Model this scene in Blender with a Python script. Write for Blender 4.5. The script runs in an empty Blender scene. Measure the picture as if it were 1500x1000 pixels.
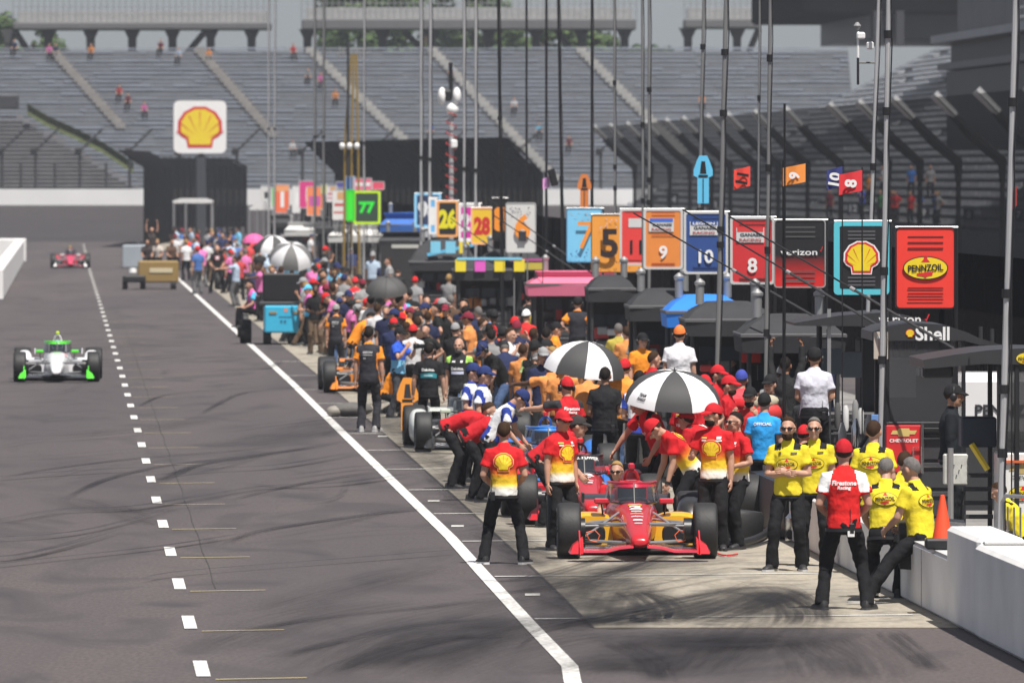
import bpy, bmesh, math, random
import numpy as np
from mathutils import Vector as V, Matrix
from mathutils.bvhtree import BVHTree
R = math.radians
random.seed(7)
S = bpy.context.scene
COL = S.collection
# ---- camera -------------------------------------------------------------
F, CX, HY, CH = 14000.0, 750.0, 256.0, 4.5      # focal length and horizon in photo pixels, eye height
cd = bpy.data.cameras.new('camera')
cd.sensor_width = 36.0
cd.lens = 36.0 * F / 1500.0
cd.shift_y = (HY - 500.0) / 1500.0
cd.clip_start, cd.clip_end = 1.0, 6000.0
cd.dof.use_dof = True
cd.dof.focus_distance = 112.0
cd.dof.aperture_fstop = 6.6
cam = bpy.data.objects.new('camera', cd)
COL.objects.link(cam)
cam.location = (0, 0, CH)
cam.rotation_euler = (R(90), 0, 0)
S.camera = cam
# ---- sky, sun, exposure -------------------------------------------------
SUN = V((0.22, -0.42, 1.0)).normalized()
wd = bpy.data.worlds.new('World')
S.world = wd
wd.use_nodes = True
wn = wd.node_tree.nodes
sky = wn.new('ShaderNodeTexSky')
sky.sky_type = 'NISHITA'
sky.sun_disc = False
sky.sun_elevation = math.asin(SUN.z)
sky.sun_rotation = math.atan2(SUN.x, SUN.y)
sky.air_density = 0.8
sky.dust_density = 2.2
sky.ozone_density = 1.5
sky.altitude = 1500
veil = wn.new('ShaderNodeMix'); veil.data_type = 'RGBA'      # thin even veil of high cloud over the blue
veil.inputs[0].default_value = 0.6
veil.inputs[7].default_value = (4.6, 4.75, 5.3, 1)
wd.node_tree.links.new(sky.outputs[0], veil.inputs[6])
wd.node_tree.links.new(veil.outputs[2], wn['Background'].inputs[0])
wn['Background'].inputs[1].default_value = 0.055
sl = bpy.data.lights.new('sun', 'SUN')
sl.energy = 4.9
sl.angle = R(0.5)
sl.color = (1.0, 0.95, 0.88)
so = bpy.data.objects.new('sun', sl)
COL.objects.link(so)
so.rotation_euler = SUN.to_track_quat('Z', 'Y').to_euler()
S.view_settings.view_transform = 'Standard'
S.view_settings.look = 'None'
S.view_settings.gamma = 1.0
S.view_settings.exposure = 0.47
S.render.engine = 'CYCLES'
S.cycles.max_bounces = 6
S.cycles.transparent_max_bounces = 16
S.cycles.use_denoising = True

# ---- pixel <-> place helpers (used once, to survey the place) ------------
TK = -0.04607                      # the pit lane runs a little to the left of straight ahead
TRZ = math.atan(-TK)
def G(px, py):                      # ground point seen at a pixel
    s = (py - HY) / CH
    return V(((px - CX) / s, F / s, 0))
def W(px, py, d):                   # point at distance d seen at a pixel
    return V(((px - CX) * d / F, d, CH - (py - HY) * d / F))
def T(t, d, z=0.0):                 # lane coordinates: t metres right of the lane's own axis
    return V((TK * d + t, d, z))

# ---- materials ----------------------------------------------------------
MC = {}
def mat(name, col, rough=0.6, metal=0.0, var=0.12, scale=6.0, bump=0.0, bscale=30.0, coat=0.0, alpha=1.0, stretch=(1, 1, 1), spec=0.5):
    key = (name, tuple(col), rough, metal, alpha)
    if key in MC: return MC[key]
    m = bpy.data.materials.new(name)
    m.use_nodes = True
    nt = m.node_tree; n = nt.nodes; l = nt.links
    b = n['Principled BSDF']
    b.inputs['Roughness'].default_value = rough
    b.inputs['Metallic'].default_value = metal
    b.inputs['Specular IOR Level'].default_value = spec
    b.inputs['Coat Weight'].default_value = coat
    b.inputs['Coat Roughness'].default_value = 0.08
    tc = n.new('ShaderNodeTexCoord'); mp = n.new('ShaderNodeMapping'); mp.inputs['Scale'].default_value = stretch
    l.new(tc.outputs['Object'], mp.inputs[0])
    nz = n.new('ShaderNodeTexNoise'); nz.inputs['Scale'].default_value = scale; nz.inputs['Detail'].default_value = 5
    l.new(mp.outputs[0], nz.inputs['Vector'])
    mx = n.new('ShaderNodeMix'); mx.data_type = 'RGBA'
    c = list(col)
    mx.inputs[6].default_value = [x * (1 - var) for x in c] + [1]
    mx.inputs[7].default_value = [min(1, x * (1 + var)) for x in c] + [1]
    l.new(nz.outputs[0], mx.inputs[0])
    l.new(mx.outputs[2], b.inputs['Base Color'])
    if bump:
        nb = n.new('ShaderNodeTexNoise'); nb.inputs['Scale'].default_value = bscale; nb.inputs['Detail'].default_value = 3
        l.new(mp.outputs[0], nb.inputs['Vector'])
        bp = n.new('ShaderNodeBump'); bp.inputs['Strength'].default_value = bump; bp.inputs['Distance'].default_value = 0.02
        l.new(nb.outputs[0], bp.inputs['Height']); l.new(bp.outputs[0], b.inputs['Normal'])
    if alpha < 1:
        tr = n.new('ShaderNodeBsdfTransparent'); ms = n.new('ShaderNodeMixShader')
        ms.inputs[0].default_value = alpha
        l.new(tr.outputs[0], ms.inputs[1]); l.new(b.outputs[0], ms.inputs[2]); l.new(ms.outputs[0], n['Material Output'].inputs[0])
    MC[key] = m
    return m
def paint(c, name='gloss paint', rough=0.3): return mat(name, c, rough, coat=0.5, var=0.06, scale=3)
def cloth(c, name='cloth'): return mat(name, c, 0.85, var=0.2, scale=9, bump=0.7, bscale=11, spec=0.2)
def plain(c, name='matt paint', rough=0.6): return mat(name, c, rough, var=0.08, scale=4)
BLACK = (0.012, 0.012, 0.014); DARK = (0.03, 0.031, 0.035); GREY = (0.22, 0.22, 0.23); WHITE = (0.78, 0.78, 0.78)
RED = (0.62, 0.022, 0.03); YEL = (0.80, 0.60, 0.02); ORG = (0.85, 0.28, 0.025); BLU = (0.03, 0.33, 0.80); NAVY = (0.02, 0.035, 0.13)
SKY_B = (0.10, 0.50, 0.80); PINK = (0.85, 0.12, 0.45); GRN = (0.10, 0.65, 0.06)
M = dict(black=plain(BLACK, 'black paint', 0.45), dark=plain(DARK, 'dark grey'), grey=plain(GREY, 'grey paint'), white=plain(WHITE, 'white paint'),
         metal=mat('galvanised steel', (0.42, 0.42, 0.42), 0.45, 0.7, 0.15, 5), rubber=mat('rubber', (0.016, 0.016, 0.017), 0.62, 0, 0.3, 7, 0.15, 40),
         carbon=mat('carbon fibre', (0.014, 0.014, 0.016), 0.35, 0, 0.3, 30), chrome=mat('bright metal', (0.7, 0.7, 0.7), 0.2, 1.0, 0.05),
         mesh=mat('dark fence mesh', (0.010, 0.010, 0.012), 0.9, 0, 0.3, 3, alpha=0.72, spec=0.0), mesh2=mat('open fence mesh', (0.03, 0.03, 0.033), 0.9, 0, 0.3, 3, alpha=0.66, spec=0.0),
         fblack=mat('matt black fence steel', (0.010, 0.010, 0.011), 0.9, 0, 0.2, 3, spec=0.0),
        glass=mat('tinted glass', (0.03, 0.035, 0.045), 0.08, 0, 0.1, 2, alpha=0.62, spec=0.8), clear=mat('clear plastic sheet', (0.12, 0.12, 0.13), 0.12, 0, 0.2, 2, alpha=0.24),
         fabric=mat('black canopy fabric', (0.045, 0.046, 0.05), 0.85, 0, 0.25, 2.5, 0.3, 6, spec=.2))

# ---- mesh building ------------------------------------------------------
def axes(d):
    d = V(d).normalized()
    a = V((0, 0, 1)) if abs(d.z) < 0.9 else V((1, 0, 0))
    x = a.cross(d).normalized()
    return x, d.cross(x)
class MB:
    def __init__(s): s.v = []; s.f = []; s.m = []
    def add(s, vs, fs, mi=0):
        o = len(s.v); s.v += [tuple(p) for p in vs]
        for f in fs: s.f.append([i + o for i in f]); s.m.append(mi)
        return s
    def box(s, c, size, mi=0, rot=None, ch=0.0):
        hx, hy, hz = [q / 2 for q in size]; c = V(c)
        if ch <= 0:
            vs = [V((x * hx, y * hy, z * hz)) for z in (-1, 1) for y in (-1, 1) for x in (-1, 1)]
            fs = [(0, 2, 3, 1), (4, 5, 7, 6), (0, 1, 5, 4), (2, 6, 7, 3), (0, 4, 6, 2), (1, 3, 7, 5)]
        else:
            h = (hx, hy, hz); vs = []
            k = min(ch, hx * .45, hy * .45, hz * .45); fs = []
            idx = {}
            for sx in (-1, 1):
                for sy in (-1, 1):
                    for sz in (-1, 1):
                        for ax in range(3):
                            q = [sx * (hx - k), sy * (hy - k), sz * (hz - k)]; q[ax] = (sx, sy, sz)[ax] * h[ax]
                            idx[sx, sy, sz, ax] = len(vs); vs.append(V(q))
                        fs.append([idx[sx, sy, sz, a] for a in ((0, 1, 2) if sx * sy * sz > 0 else (0, 2, 1))])
            for ax in range(3):
                a, b = (ax + 1) % 3, (ax + 2) % 3
                for sg in (-1, 1):
                    q = []
                    for u, w in ((-1, -1), (1, -1), (1, 1), (-1, 1)):
                        k3 = [0, 0, 0]; k3[ax] = sg; k3[a] = u; k3[b] = w; q.append(idx[k3[0], k3[1], k3[2], ax])
                    fs.append(q if sg > 0 else q[::-1])
                for u in (-1, 1):
                    for w in (-1, 1):
                        q = []
                        for sg, t in ((-1, a), (1, a), (1, b), (-1, b)):
                            k3 = [0, 0, 0]; k3[ax] = sg; k3[a] = u; k3[b] = w; q.append(idx[k3[0], k3[1], k3[2], t])
                        fs.append(q if u * w > 0 else q[::-1])
        if rot is not None: vs = [rot @ p for p in vs]
        return s.add([p + c for p in vs], fs, mi)
    def rings(s, rs, mi=0, cap=True, close=True):
        n = len(rs[0]); vs = [p for r in rs for p in r]; fs = []
        for i in range(len(rs) - 1):
            for j in range(n if close else n - 1):
                k = (j + 1) % n
                fs.append((i * n + j, i * n + k, (i + 1) * n + k, (i + 1) * n + j))
        if cap and close:
            fs.append(tuple(range(n))[::-1]); fs.append(tuple((len(rs) - 1) * n + j for j in range(n)))
        return s.add(vs, fs, mi)
    def tube(s, pts, rad, n=8, mi=0, rnd=False, flat=None):
        pts = [V(p) for p in pts]
        if not hasattr(rad, '__len__'): rad = [rad] * len(pts)
        rad = list(rad)
        if rnd:
            d0 = (pts[0] - pts[1]).normalized(); d1 = (pts[-1] - pts[-2]).normalized(); a, b = rad[0], rad[-1]
            pts = [pts[0] + d0 * a * .9, pts[0] + d0 * a * .6] + pts + [pts[-1] + d1 * b * .6, pts[-1] + d1 * b * .9]
            rad = [a * .4, a * .8] + rad + [b * .8, b * .4]
        rs = []; px = None
        for i, p in enumerate(pts):
            d = pts[min(i + 1, len(pts) - 1)] - pts[max(i - 1, 0)]
            if d.length < 1e-9: d = V((0, 0, 1))
            d.normalize()
            if px is None: x, y = axes(d)
            else:
                x = px - d * px.dot(d)
                x = x.normalized() if x.length > 1e-6 else axes(d)[0]
                y = d.cross(x)
            px = x
            rs.append([p + x * math.cos(6.28319 * k / n) * rad[i] + y * math.sin(6.28319 * k / n) * rad[i] for k in range(n)])
        return s.rings(rs, mi)
    def ell(s, c, r, rot=None, mi=0, nu=12, nv=8):
        rs = []
        for i in range(nv + 1):
            a = -math.pi / 2 + math.pi * (i + 0.001 if i == 0 else i - 0.001 if i == nv else i) / nv
            ring = [V((r[0] * math.cos(a) * math.cos(6.28319 * j / nu), r[1] * math.cos(a) * math.sin(6.28319 * j / nu), r[2] * math.sin(a))) for j in range(nu)]
            rs.append([(rot @ q if rot is not None else q) + V(c) for q in ring])
        return s.rings(rs, mi)
    def lathe(s, c, ax, prof, n=24, mi=0):           # prof: (radius, along)
        x, y = axes(ax); d = V(ax).normalized(); c = V(c)
        rs = [[c + d * h + (x * math.cos(6.28319 * k / n) + y * math.sin(6.28319 * k / n)) * r for k in range(n)] for r, h in prof]
        return s.rings(rs, mi)
    def prism(s, pts, y0, y1, mi=0):                  # polygon in x,z pushed along y
        n = len(pts)
        vs = [(x, y0, z) for x, z in pts] + [(x, y1, z) for x, z in pts]
        fs = [tuple(range(n)), tuple(range(n, 2 * n))[::-1]] + [(i + n, (i + 1) % n + n, (i + 1) % n, i)[::1] for i in range(n)]
        return s.add(vs, fs, mi)
    def mesh(s, name='mesh', mats=(), smooth=35, tri=False):
        me = bpy.data.meshes.new(name)
        me.from_pydata(s.v, [], s.f)
        for m in mats: me.materials.append(m)
        if len(mats) > 1: me.polygons.foreach_set('material_index', s.m)
        bm = bmesh.new(); bm.from_mesh(me)
        if tri: bmesh.ops.triangulate(bm, faces=bm.faces)
        bmesh.ops.recalc_face_normals(bm, faces=bm.faces); bm.to_mesh(me); bm.free()
        if smooth:
            me.shade_smooth(); me.set_sharp_from_angle(angle=R(smooth))
        return me
    def build(s, name, mats, parent=None, smooth=35, tri=False):
        if not isinstance(mats, (list, tuple)): mats = [mats]
        return obj(name, s.mesh(name, mats, smooth, tri), parent)
def obj(name, me, parent=None, mats=None):
    o = bpy.data.objects.new(name, me); COL.objects.link(o)
    if parent is not None: o.parent = parent
    if mats:
        for i, m in enumerate(mats):
            if m is not None and i < len(o.material_slots):
                o.material_slots[i].link = 'OBJECT'; o.material_slots[i].material = m
    return o
def tag(o, label, cat, group=None):
    o['label'] = label; o['category'] = cat
    if group: o['group'] = group
    return o
def thing(name, label, cat, loc=(0, 0, 0), rz=0.0, group=None, sc=1.0):
    o = bpy.data.objects.new(name, None); COL.objects.link(o)
    o.location = loc; o.rotation_euler = (0, 0, rz); o.scale = (sc, sc, sc)
    return tag(o, label, cat, group)
def struct(name, mb, m, smooth=35):
    o = mb.build(name, m, None, smooth); o['kind'] = 'structure'; return o
def copy_tree(o, parent=None):
    c = o.copy(); COL.objects.link(c)
    if parent is not None: c.parent = parent
    for ch in list(o.children): copy_tree(ch, c)
    return c
# lettering: flat mesh in x,z, facing -y
TX = {}
def text_geo(s, bold=0.0, shear=0.0):
    k = (s, bold, shear)
    if k not in TX:
        cu = bpy.data.curves.new('t', 'FONT'); cu.body = s; cu.align_x = 'CENTER'; cu.align_y = 'CENTER'; cu.size = 1.0; cu.offset = bold; cu.shear = shear; cu.resolution_u = 3
        o = bpy.data.objects.new('t', cu); me = o.to_mesh()
        v = [(p.co.x, p.co.y) for p in me.vertices]; f = [tuple(p.vertices) for p in me.polygons]
        o.to_mesh_clear(); bpy.data.objects.remove(o); bpy.data.curves.remove(cu)
        a = np.array(v); lo, hi = a.min(0), a.max(0)
        a = (a - (lo + hi) / 2); TX[k] = (a, f, hi - lo)
    return TX[k]
def text2d(s, w=None, h=None, c=(0, 0), bold=0.02, shear=0.0, rot=0.0):
    a, f, sz = text_geo(s, bold, shear)
    kx = w / sz[0] if w else h / sz[1]; ky = h / sz[1] if h else kx
    q = a * (kx, ky); cr, sr = math.cos(rot), math.sin(rot)
    return [(c[0] + x * cr - y * sr, c[1] + x * sr + y * cr) for x, y in q], f
def disc2d(w, h, c=(0, 0), n=40, inner=None):
    P = [(c[0] + w / 2 * math.cos(6.28319 * i / n), c[1] + h / 2 * math.sin(6.28319 * i / n)) for i in range(n)]
    if inner is None: return [c] + P, [(0, 1 + i, 1 + (i + 1) % n) for i in range(n)]
    Q = [(c[0] + (x - c[0]) * inner, c[1] + (y - c[1]) * inner) for x, y in P]
    return P + Q, [(i, (i + 1) % n, n + (i + 1) % n, n + i) for i in range(n)]
def shell_out():
    p = []
    for i in range(43):
        a = R(-12 + 204 * i / 42); k = 1 - 0.035 * abs(math.sin(i * math.pi / 6))
        p.append((.56 * k * math.cos(a), .52 * k * math.sin(a)))
    return p + [(-.47, -.22), (-.33, -.30), (-.30, -.5), (.30, -.5), (.33, -.30), (.47, -.22)]
def shell2d(size, c=(0, 0), k=1.0):
    o = [(c[0] + x * size * k, c[1] + (y * k - (1 - k) * -.02) * size) for x, y in shell_out()]
    n = len(o)
    return [(c[0], c[1] - .1 * size)] + o, [(0, 1 + i, 1 + (i + 1) % n) for i in range(n)]
def shell_rays(size, c=(0, 0)):
    v = []; f = []
    for a in (-62, -42, -21, 0, 21, 42, 62):
        d = (math.sin(R(a)), math.cos(R(a))); p = (-d[1], d[0]); L = .80 - abs(a) * .0022; b = .3
        q = [(d[0] * b * .6, -.42 + d[1] * b * .6 + .08), (d[0] * L + p[0] * .012, -.42 + d[1] * L + p[1] * .012), (d[0] * L - p[0] * .012, -.42 + d[1] * L - p[1] * .012)]
        o = len(v); v += [(c[0] + x * size, c[1] + y * size) for x, y in q]; f.append((o, o + 1, o + 2))
    return v, f
def poly2d(pts): return list(pts), [tuple(range(len(pts)))]
def rect2d(w, h, c=(0, 0)): return poly2d([(c[0] - w / 2, c[1] - h / 2), (c[0] + w / 2, c[1] - h / 2), (c[0] + w / 2, c[1] + h / 2), (c[0] - w / 2, c[1] + h / 2)])
def rrect(w, h, r, c=(0, 0), n=5):
    p = []
    for sx, sy, a0 in ((1, 1, 0), (-1, 1, 90), (-1, -1, 180), (1, -1, 270)):
        for i in range(n):
            a = R(a0 + 90 * i / (n - 1)); p.append((c[0] + sx * (w / 2 - r) + r * math.cos(a), c[1] + sy * (h / 2 - r) + r * math.sin(a)))
    return p
def bowtie2d(w, c=(0, 0)):
    q = [(-.5, -.12), (-.22, -.12), (-.2, -.25), (.2, -.25), (.22, -.12), (.42, -.12), (.5, .12), (.22, .12), (.2, .25), (-.2, .25), (-.22, .12), (-.42, .12)]
    return poly2d([(c[0] + x * w, c[1] + y * w * .62) for x, y in q])
PENN_BELL = [[(-.04, .46), (.04, .46), (.04, .36), (.10, .24), (-.10, .24), (-.04, .36)], [(-.2, -.22), (.17, -.14), (.15, -.28), (.03, -.33), (0, -.42), (-.04, -.34), (-.19, -.3)]]
def penn_layers(w, c=(0, 0), asp=.56, ring=True, yellow=True):
    L = []
    if ring: L.append((disc2d(w, w * asp, c), BLACK))
    if yellow: L.append((disc2d(w * .955, w * asp * .92, c), YEL))
    for b in PENN_BELL: L.append((poly2d([(c[0] + x * w, c[1] + y * w * asp * 1.05) for x, y in b]), RED))
    L.append((text2d('PENNZOIL', w * .78, w * asp * .30, c, .025, 0, R(3)), BLACK))
    return L
def shell_layers(size, c=(0, 0), halo=None):
    L = []
    if halo: L.append((shell2d(size * 1.09, c), halo))
    return L + [(shell2d(size, c), RED), (shell2d(size, c, .86), YEL), (shell_rays(size, c), RED)]
def flat_layers(layers, parent, y0=-0.004, step=-0.003, name='lettering', rot=None):
    """raised flat lettering on a plane facing -y; one mesh, several paints"""
    mb = MB(); cols = []
    for i, ((v, f), c) in enumerate(layers):
        if c not in cols: cols.append(c)
        vs = [V((x, y0 + step * i, z)) for x, z in v]
        if rot is not None: vs = [rot @ p for p in vs]
        mb.add(vs, f, cols.index(c))
    return mb.build(name, [plain(c, 'sign paint', .45) for c in cols], parent, 0)
# ---- ground -------------------------------------------------------------
def ground_mat(name, c1, c2, c3, gx, gy, fine=(6, .9), amt=.5, rough=.8):
    m = bpy.data.materials.new(name); m.use_nodes = True
    n = m.node_tree.nodes; l = m.node_tree.links; b = n['Principled BSDF']
    b.inputs['Roughness'].default_value = rough; b.inputs['Specular IOR Level'].default_value = .3
    tc = n.new('ShaderNodeTexCoord')
    def nz(sx, sy, det, lo, hi, dist=0):
        mp = n.new('ShaderNodeMapping'); mp.inputs['Scale'].default_value = (sx, sy, 1); mp.inputs['Rotation'].default_value = (0, 0, -TRZ)
        l.new(tc.outputs['Object'], mp.inputs[0])
        t = n.new('ShaderNodeTexNoise'); t.inputs['Scale'].default_value = 1; t.inputs['Detail'].default_value = det; t.inputs['Distortion'].default_value = dist
        l.new(mp.outputs[0], t.inputs['Vector'])
        r = n.new('ShaderNodeMapRange'); r.inputs[1].default_value = lo; r.inputs[2].default_value = hi
        l.new(t.outputs[0], r.inputs[0]); return r.outputs[0]
    def mix(f, a, bb):
        x = n.new('ShaderNodeMix'); x.data_type = 'RGBA'
        l.new(f, x.inputs[0])
        for i, q in ((6, a), (7, bb)):
            if isinstance(q, tuple): x.inputs[i].default_value = q + (1,)
            else: l.new(q, x.inputs[i])
        return x.outputs[2]
    a = mix(nz(gx, gy, 4, .38, .64, .6), c1, c2)
    s = mix(nz(gx * 3.1, gy * 9, 6, .50, .70, 1.2), a, c3)
    g = mix(nz(fine[0], fine[1], 6, .36, .64), s, tuple(x * .55 for x in c1))
    x = n.new('ShaderNodeMix'); x.data_type = 'RGBA'; x.inputs[0].default_value = amt
    l.new(s, x.inputs[6]); l.new(g, x.inputs[7]); l.new(x.outputs[2], b.inputs['Base Color'])
    return m
ASPH = ground_mat('asphalt', (.106, .090, .089), (.078, .068, .072), (.052, .047, .052), .22, .018, (24, 4.5), .6)
CONC = ground_mat('pit box concrete', (.38, .34, .275), (.31, .28, .23), (.17, .16, .145), .55, .12, (14, 3), .45)
APRON = ground_mat('apron concrete', (.27, .26, .25), (.22, .21, .20), (.12, .12, .12), .3, .05)
mb = MB()
ys = [20, 60] + list(range(80, 640, 20)) + [640]
mb.rings([[V((x, y, 0)) for x in (-400, -60, -20, 0, 20, 60, 400)] for y in ys], cap=False, close=False)
struct('ground', mb, ASPH, 0)
# the banked turn beyond the lane rises to its outer wall
mb = MB(); mb.rings([[V((x, 636 + 4 * i, max(-.03, .0042 * (i * 4 - 6) ** 1.55 if i > 1 else -.03))) for x in (-400, -60, 0, 60, 400)] for i in range(17)], cap=False, close=False)
struct('banked_track', mb, ground_mat('banked asphalt', (.055, .048, .050), (.047, .042, .045), (.040, .036, .040), .05, .1), 60)
mb = MB(); mb.rings([[V((x, y, z)) for x in (-440, 440)] for y, z in ((699.8, -.2), (880, 0))], cap=False, close=False)
struct('terrain', mb, mat('far grass', (.07, .11, .03), .9, 0, .3, .05), 0)
def lane(pts, z, w0=None, name='', m=None):
    """strip on the ground; pts = (t_left, t_right, d)"""
    b = MB(); b.rings([[T(a, d, z), T(c, d, z)] for a, c, d in pts], cap=False, close=False)
    return struct(name, b, m, 0)
def interp(tab, d):
    for (d0, a), (d1, c) in zip(tab, tab[1:]):
        if d <= d1: return a + (c - a) * (d - d0) / (d1 - d0)
    return tab[-1][1]
JOINT = [(80, 5.10), (94.6, 5.18), (107.9, 5.27), (135, 5.36), (208, 5.52), (700, 5.6)]
SOLID = [(78, 4.30), (84.7, 4.44), (87.5, 4.56), (95, 4.58), (107.9, 4.64), (118.6, 4.70), (164, 4.72), (205, 4.76), (276, 4.72), (404, 4.62), (640, 4.4)]
DASH = [(60, 1.19), (160, 1.165), (213, 1.13), (453, .84), (640, .75)]
ds = [95.0] + list(range(100, 640, 12))
lane([(interp(JOINT, d), 9.0 if d > 95 else 9.02, d if i else d) for i, d in enumerate(ds)], .004, name='pit_box_pavement', m=CONC)
lane([(9.0, 16.0, d) for d in range(60, 640, 20)], .006, name='stand_pavement', m=APRON)
WL = mat('lane paint', (.62, .61, .59), .75, 0, .55, 5, stretch=(3, .5, 1))
b = MB(); dd = sorted(set([d for d, _ in SOLID] + list(range(80, 640, 15))))
b.rings([[T(interp(SOLID, d) - .078, d, .009), T(interp(SOLID, d) + .078, d, .009)] for d in dd], cap=False, close=False)
struct('solid_lane_line', b, WL, 0)
b = MB()
for k in range(-1, 60):
    d = 85.7 + 9.02 * k
    t = interp(DASH, d)
    b.rings([[T(t - .064, d + q, .009), T(t + .064, d + q, .009)] for q in (0, 2.75)], cap=False, close=False)
struct('dashed_lane_line', b, WL, 0)
b = MB()
for d in (96.8, 107.0, 117.3, 126.8, 136.4, 146, 156, 166, 177, 188, 200, 214, 230):
    ta = interp(SOLID, d) + .1
    b.rings([[T(ta + (8.6 - ta) * q, d + q * .9 - .09, .010), T(ta + (8.6 - ta) * q, d + q * .9 + .09, .010)] for q in (0, .33, .66, 1)], cap=False, close=False)
for px, py in ((635, 735), (670, 772), (780, 873), (560, 640), (520, 608)):
    p = G(px, py); b.rings([[p + V((-.08, q, .009)), p + V((.08, q, .009))] for q in (0, .55)], cap=False, close=False)
struct('pit_box_lines', b, mat('worn white paint', (.55, .54, .51), .8, 0, .3, 4), 0)
b = MB()
for k in range(0, 24):
    d = 85.2 + 9.02 * k; t = interp(DASH, d)
    b.rings([[T(t + .1, d - .05, .008), T(t + .1, d + .05, .008)], [T(t + .92, d + .25, .008), T(t + .92, d + .35, .008)]], cap=False, close=False)
struct('yellow_lane_ticks', b, mat('worn yellow paint', (.42, .36, .19), .8, 0, .3, 4), 0)
b = MB()
b.rings([[T(1.57 + .01 * math.sin(d * .7) - .007, d, .005), T(1.57 + .01 * math.sin(d * .7) + .007, d, .005)] for d in range(104, 300, 2)], cap=False, close=False)
b.rings([[T(interp(JOINT, d) - .016, d, .0055), T(interp(JOINT, d) + .016, d, .0055)] for d in range(95, 640, 5)], cap=False, close=False)
struct('pavement_seams', b, mat('tar seam', (.045, .042, .04), .7, 0, .2, 5), 0)
# ---- tyre marks ---------------------------------------------------------
def streak_mat(name, a0, a1):
    m = bpy.data.materials.new(name); m.use_nodes = True; n = m.node_tree.nodes; l = m.node_tree.links
    b = n['Principled BSDF']; b.inputs['Base Color'].default_value = (.022, .021, .025, 1); b.inputs['Roughness'].default_value = .75; b.inputs['Specular IOR Level'].default_value = .25
    uv = n.new('ShaderNodeAttribute'); uv.attribute_name = 'run'
    mp = n.new('ShaderNodeMapping'); mp.inputs['Scale'].default_value = (2.6, 2.2, 1) if 'stain' in name else (16, .8, 1)
    l.new(uv.outputs['Vector'], mp.inputs[0])
    t = n.new('ShaderNodeTexNoise'); t.inputs['Scale'].default_value = 1; t.inputs['Detail'].default_value = 5; l.new(mp.outputs[0], t.inputs['Vector'])
    r = n.new('ShaderNodeMapRange'); r.inputs[1].default_value = .32; r.inputs[2].default_value = .68; r.inputs[3].default_value = a0; r.inputs[4].default_value = a1
    l.new(t.outputs[0], r.inputs[0])
    sp = n.new('ShaderNodeSeparateXYZ'); l.new(uv.outputs['Vector'], sp.inputs[0])
    e = n.new('ShaderNodeMath'); e.operation = 'MULTIPLY'; l.new(r.outputs[0], e.inputs[0]); l.new(sp.outputs[2], e.inputs[1])
    tr = n.new('ShaderNodeBsdfTransparent'); ms = n.new('ShaderNodeMixShader')
    l.new(e.outputs[0], ms.inputs[0]); l.new(tr.outputs[0], ms.inputs[1]); l.new(b.outputs[0], ms.inputs[2]); l.new(ms.outputs[0], n['Material Output'].inputs[0])
    return m
MARKS = {'dark': MB(), 'faint': MB(), 'stain': MB()}; RUN = {'dark': [], 'faint': [], 'stain': []}; NM = [0]
def cat(pts, k=6):
    P = [pts[0]] + list(pts) + [pts[-1]]; o = []
    for i in range(1, len(P) - 2):
        for q in range(k):
            t = q / k; a, b, c, d = P[i - 1:i + 3]
            o.append(.5 * (2 * b + (c - a) * t + (2 * a - 5 * b + 4 * c - d) * t * t + (3 * b - a - 3 * c + d) * t ** 3))
    return o + [P[-2]]
def mark(pts, w, kind='dark', px=True):
    """rubber laid along a path; soft edges from the strip's own run/edge coordinates"""
    P = cat([G(*p) if px else T(*p) for p in pts]); z = .011 + .0006 * NM[0]; NM[0] += 1
    rows = []; L = 0; n = len(P)
    for i, p in enumerate(P):
        d = (P[min(i + 1, n - 1)] - P[max(i - 1, 0)]).normalized(); s = V((-d.y, d.x, 0))
        if i: L += (P[i] - P[i - 1]).length
        end = min(1, 5 * min(i, n - 1 - i) / n)
        row = []
        for q in (-1, -.55, 0, .55, 1):
            row.append(p + s * q * w / 2 + V((0, 0, z))); RUN[kind].append((q * w / 2, L * .25, (1 - abs(q) ** (4 if kind == 'dark' else 2)) * end))
        rows.append(row)
    MARKS[kind].rings(rows, cap=False, close=False)
for p, w in (([(700, 872), (800, 862), (900, 838), (960, 818), (1010, 800)], .42), ([(690, 850), (760, 850), (850, 828), (905, 808)], .35),
             ([(1088, 868), (1122, 872), (1152, 884), (1166, 902), (1160, 918)], .55), ([(1120, 858), (1165, 868), (1200, 890), (1206, 915)], .22),
             ([(918, 866), (938, 876), (955, 893), (960, 918)], .5), ([(938, 868), (970, 876), (992, 890), (994, 908)], .3),
             ([(820, 925), (900, 900), (985, 880), (1090, 862), (1160, 862)], .5), ([(870, 918), (960, 895), (1050, 878)], .9),
             ([(1000, 915), (1060, 898), (1110, 880), (1140, 866)], 1.1), ([(700, 880), (600, 893), (480, 905), (350, 925)], .3),
             ([(740, 905), (620, 915), (520, 935), (400, 965)], .35), ([(760, 935), (660, 935), (560, 958), (480, 990)], .5), ([(0, 702), (70, 688), (200, 672), (330, 662), (460, 650)], .16),
             ([(90, 735), (150, 705), (230, 685), (330, 672), (480, 655)], .2), ([(220, 712), (290, 682), (380, 668), (520, 645)], .28), ([(200, 598), (240, 580), (320, 572), (430, 566)], .12),
             ([(290, 610), (350, 578), (420, 570), (470, 566)], .16), ([(330, 800), (360, 785), (420, 772), (560, 752), (640, 745)], .2), ([(350, 708), (420, 715), (520, 720), (620, 722)], .14),
             ([(330, 735), (440, 710), (560, 690)], .14), ([(640, 700), (700, 690), (760, 672)], .2), ([(500, 600), (560, 590), (640, 575)], .3), ([(1300, 925), (1330, 950), (1370, 985)], .35), ([(900, 940), (950, 965), (970, 1000)], .4)):
    mark(p, w)
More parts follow.
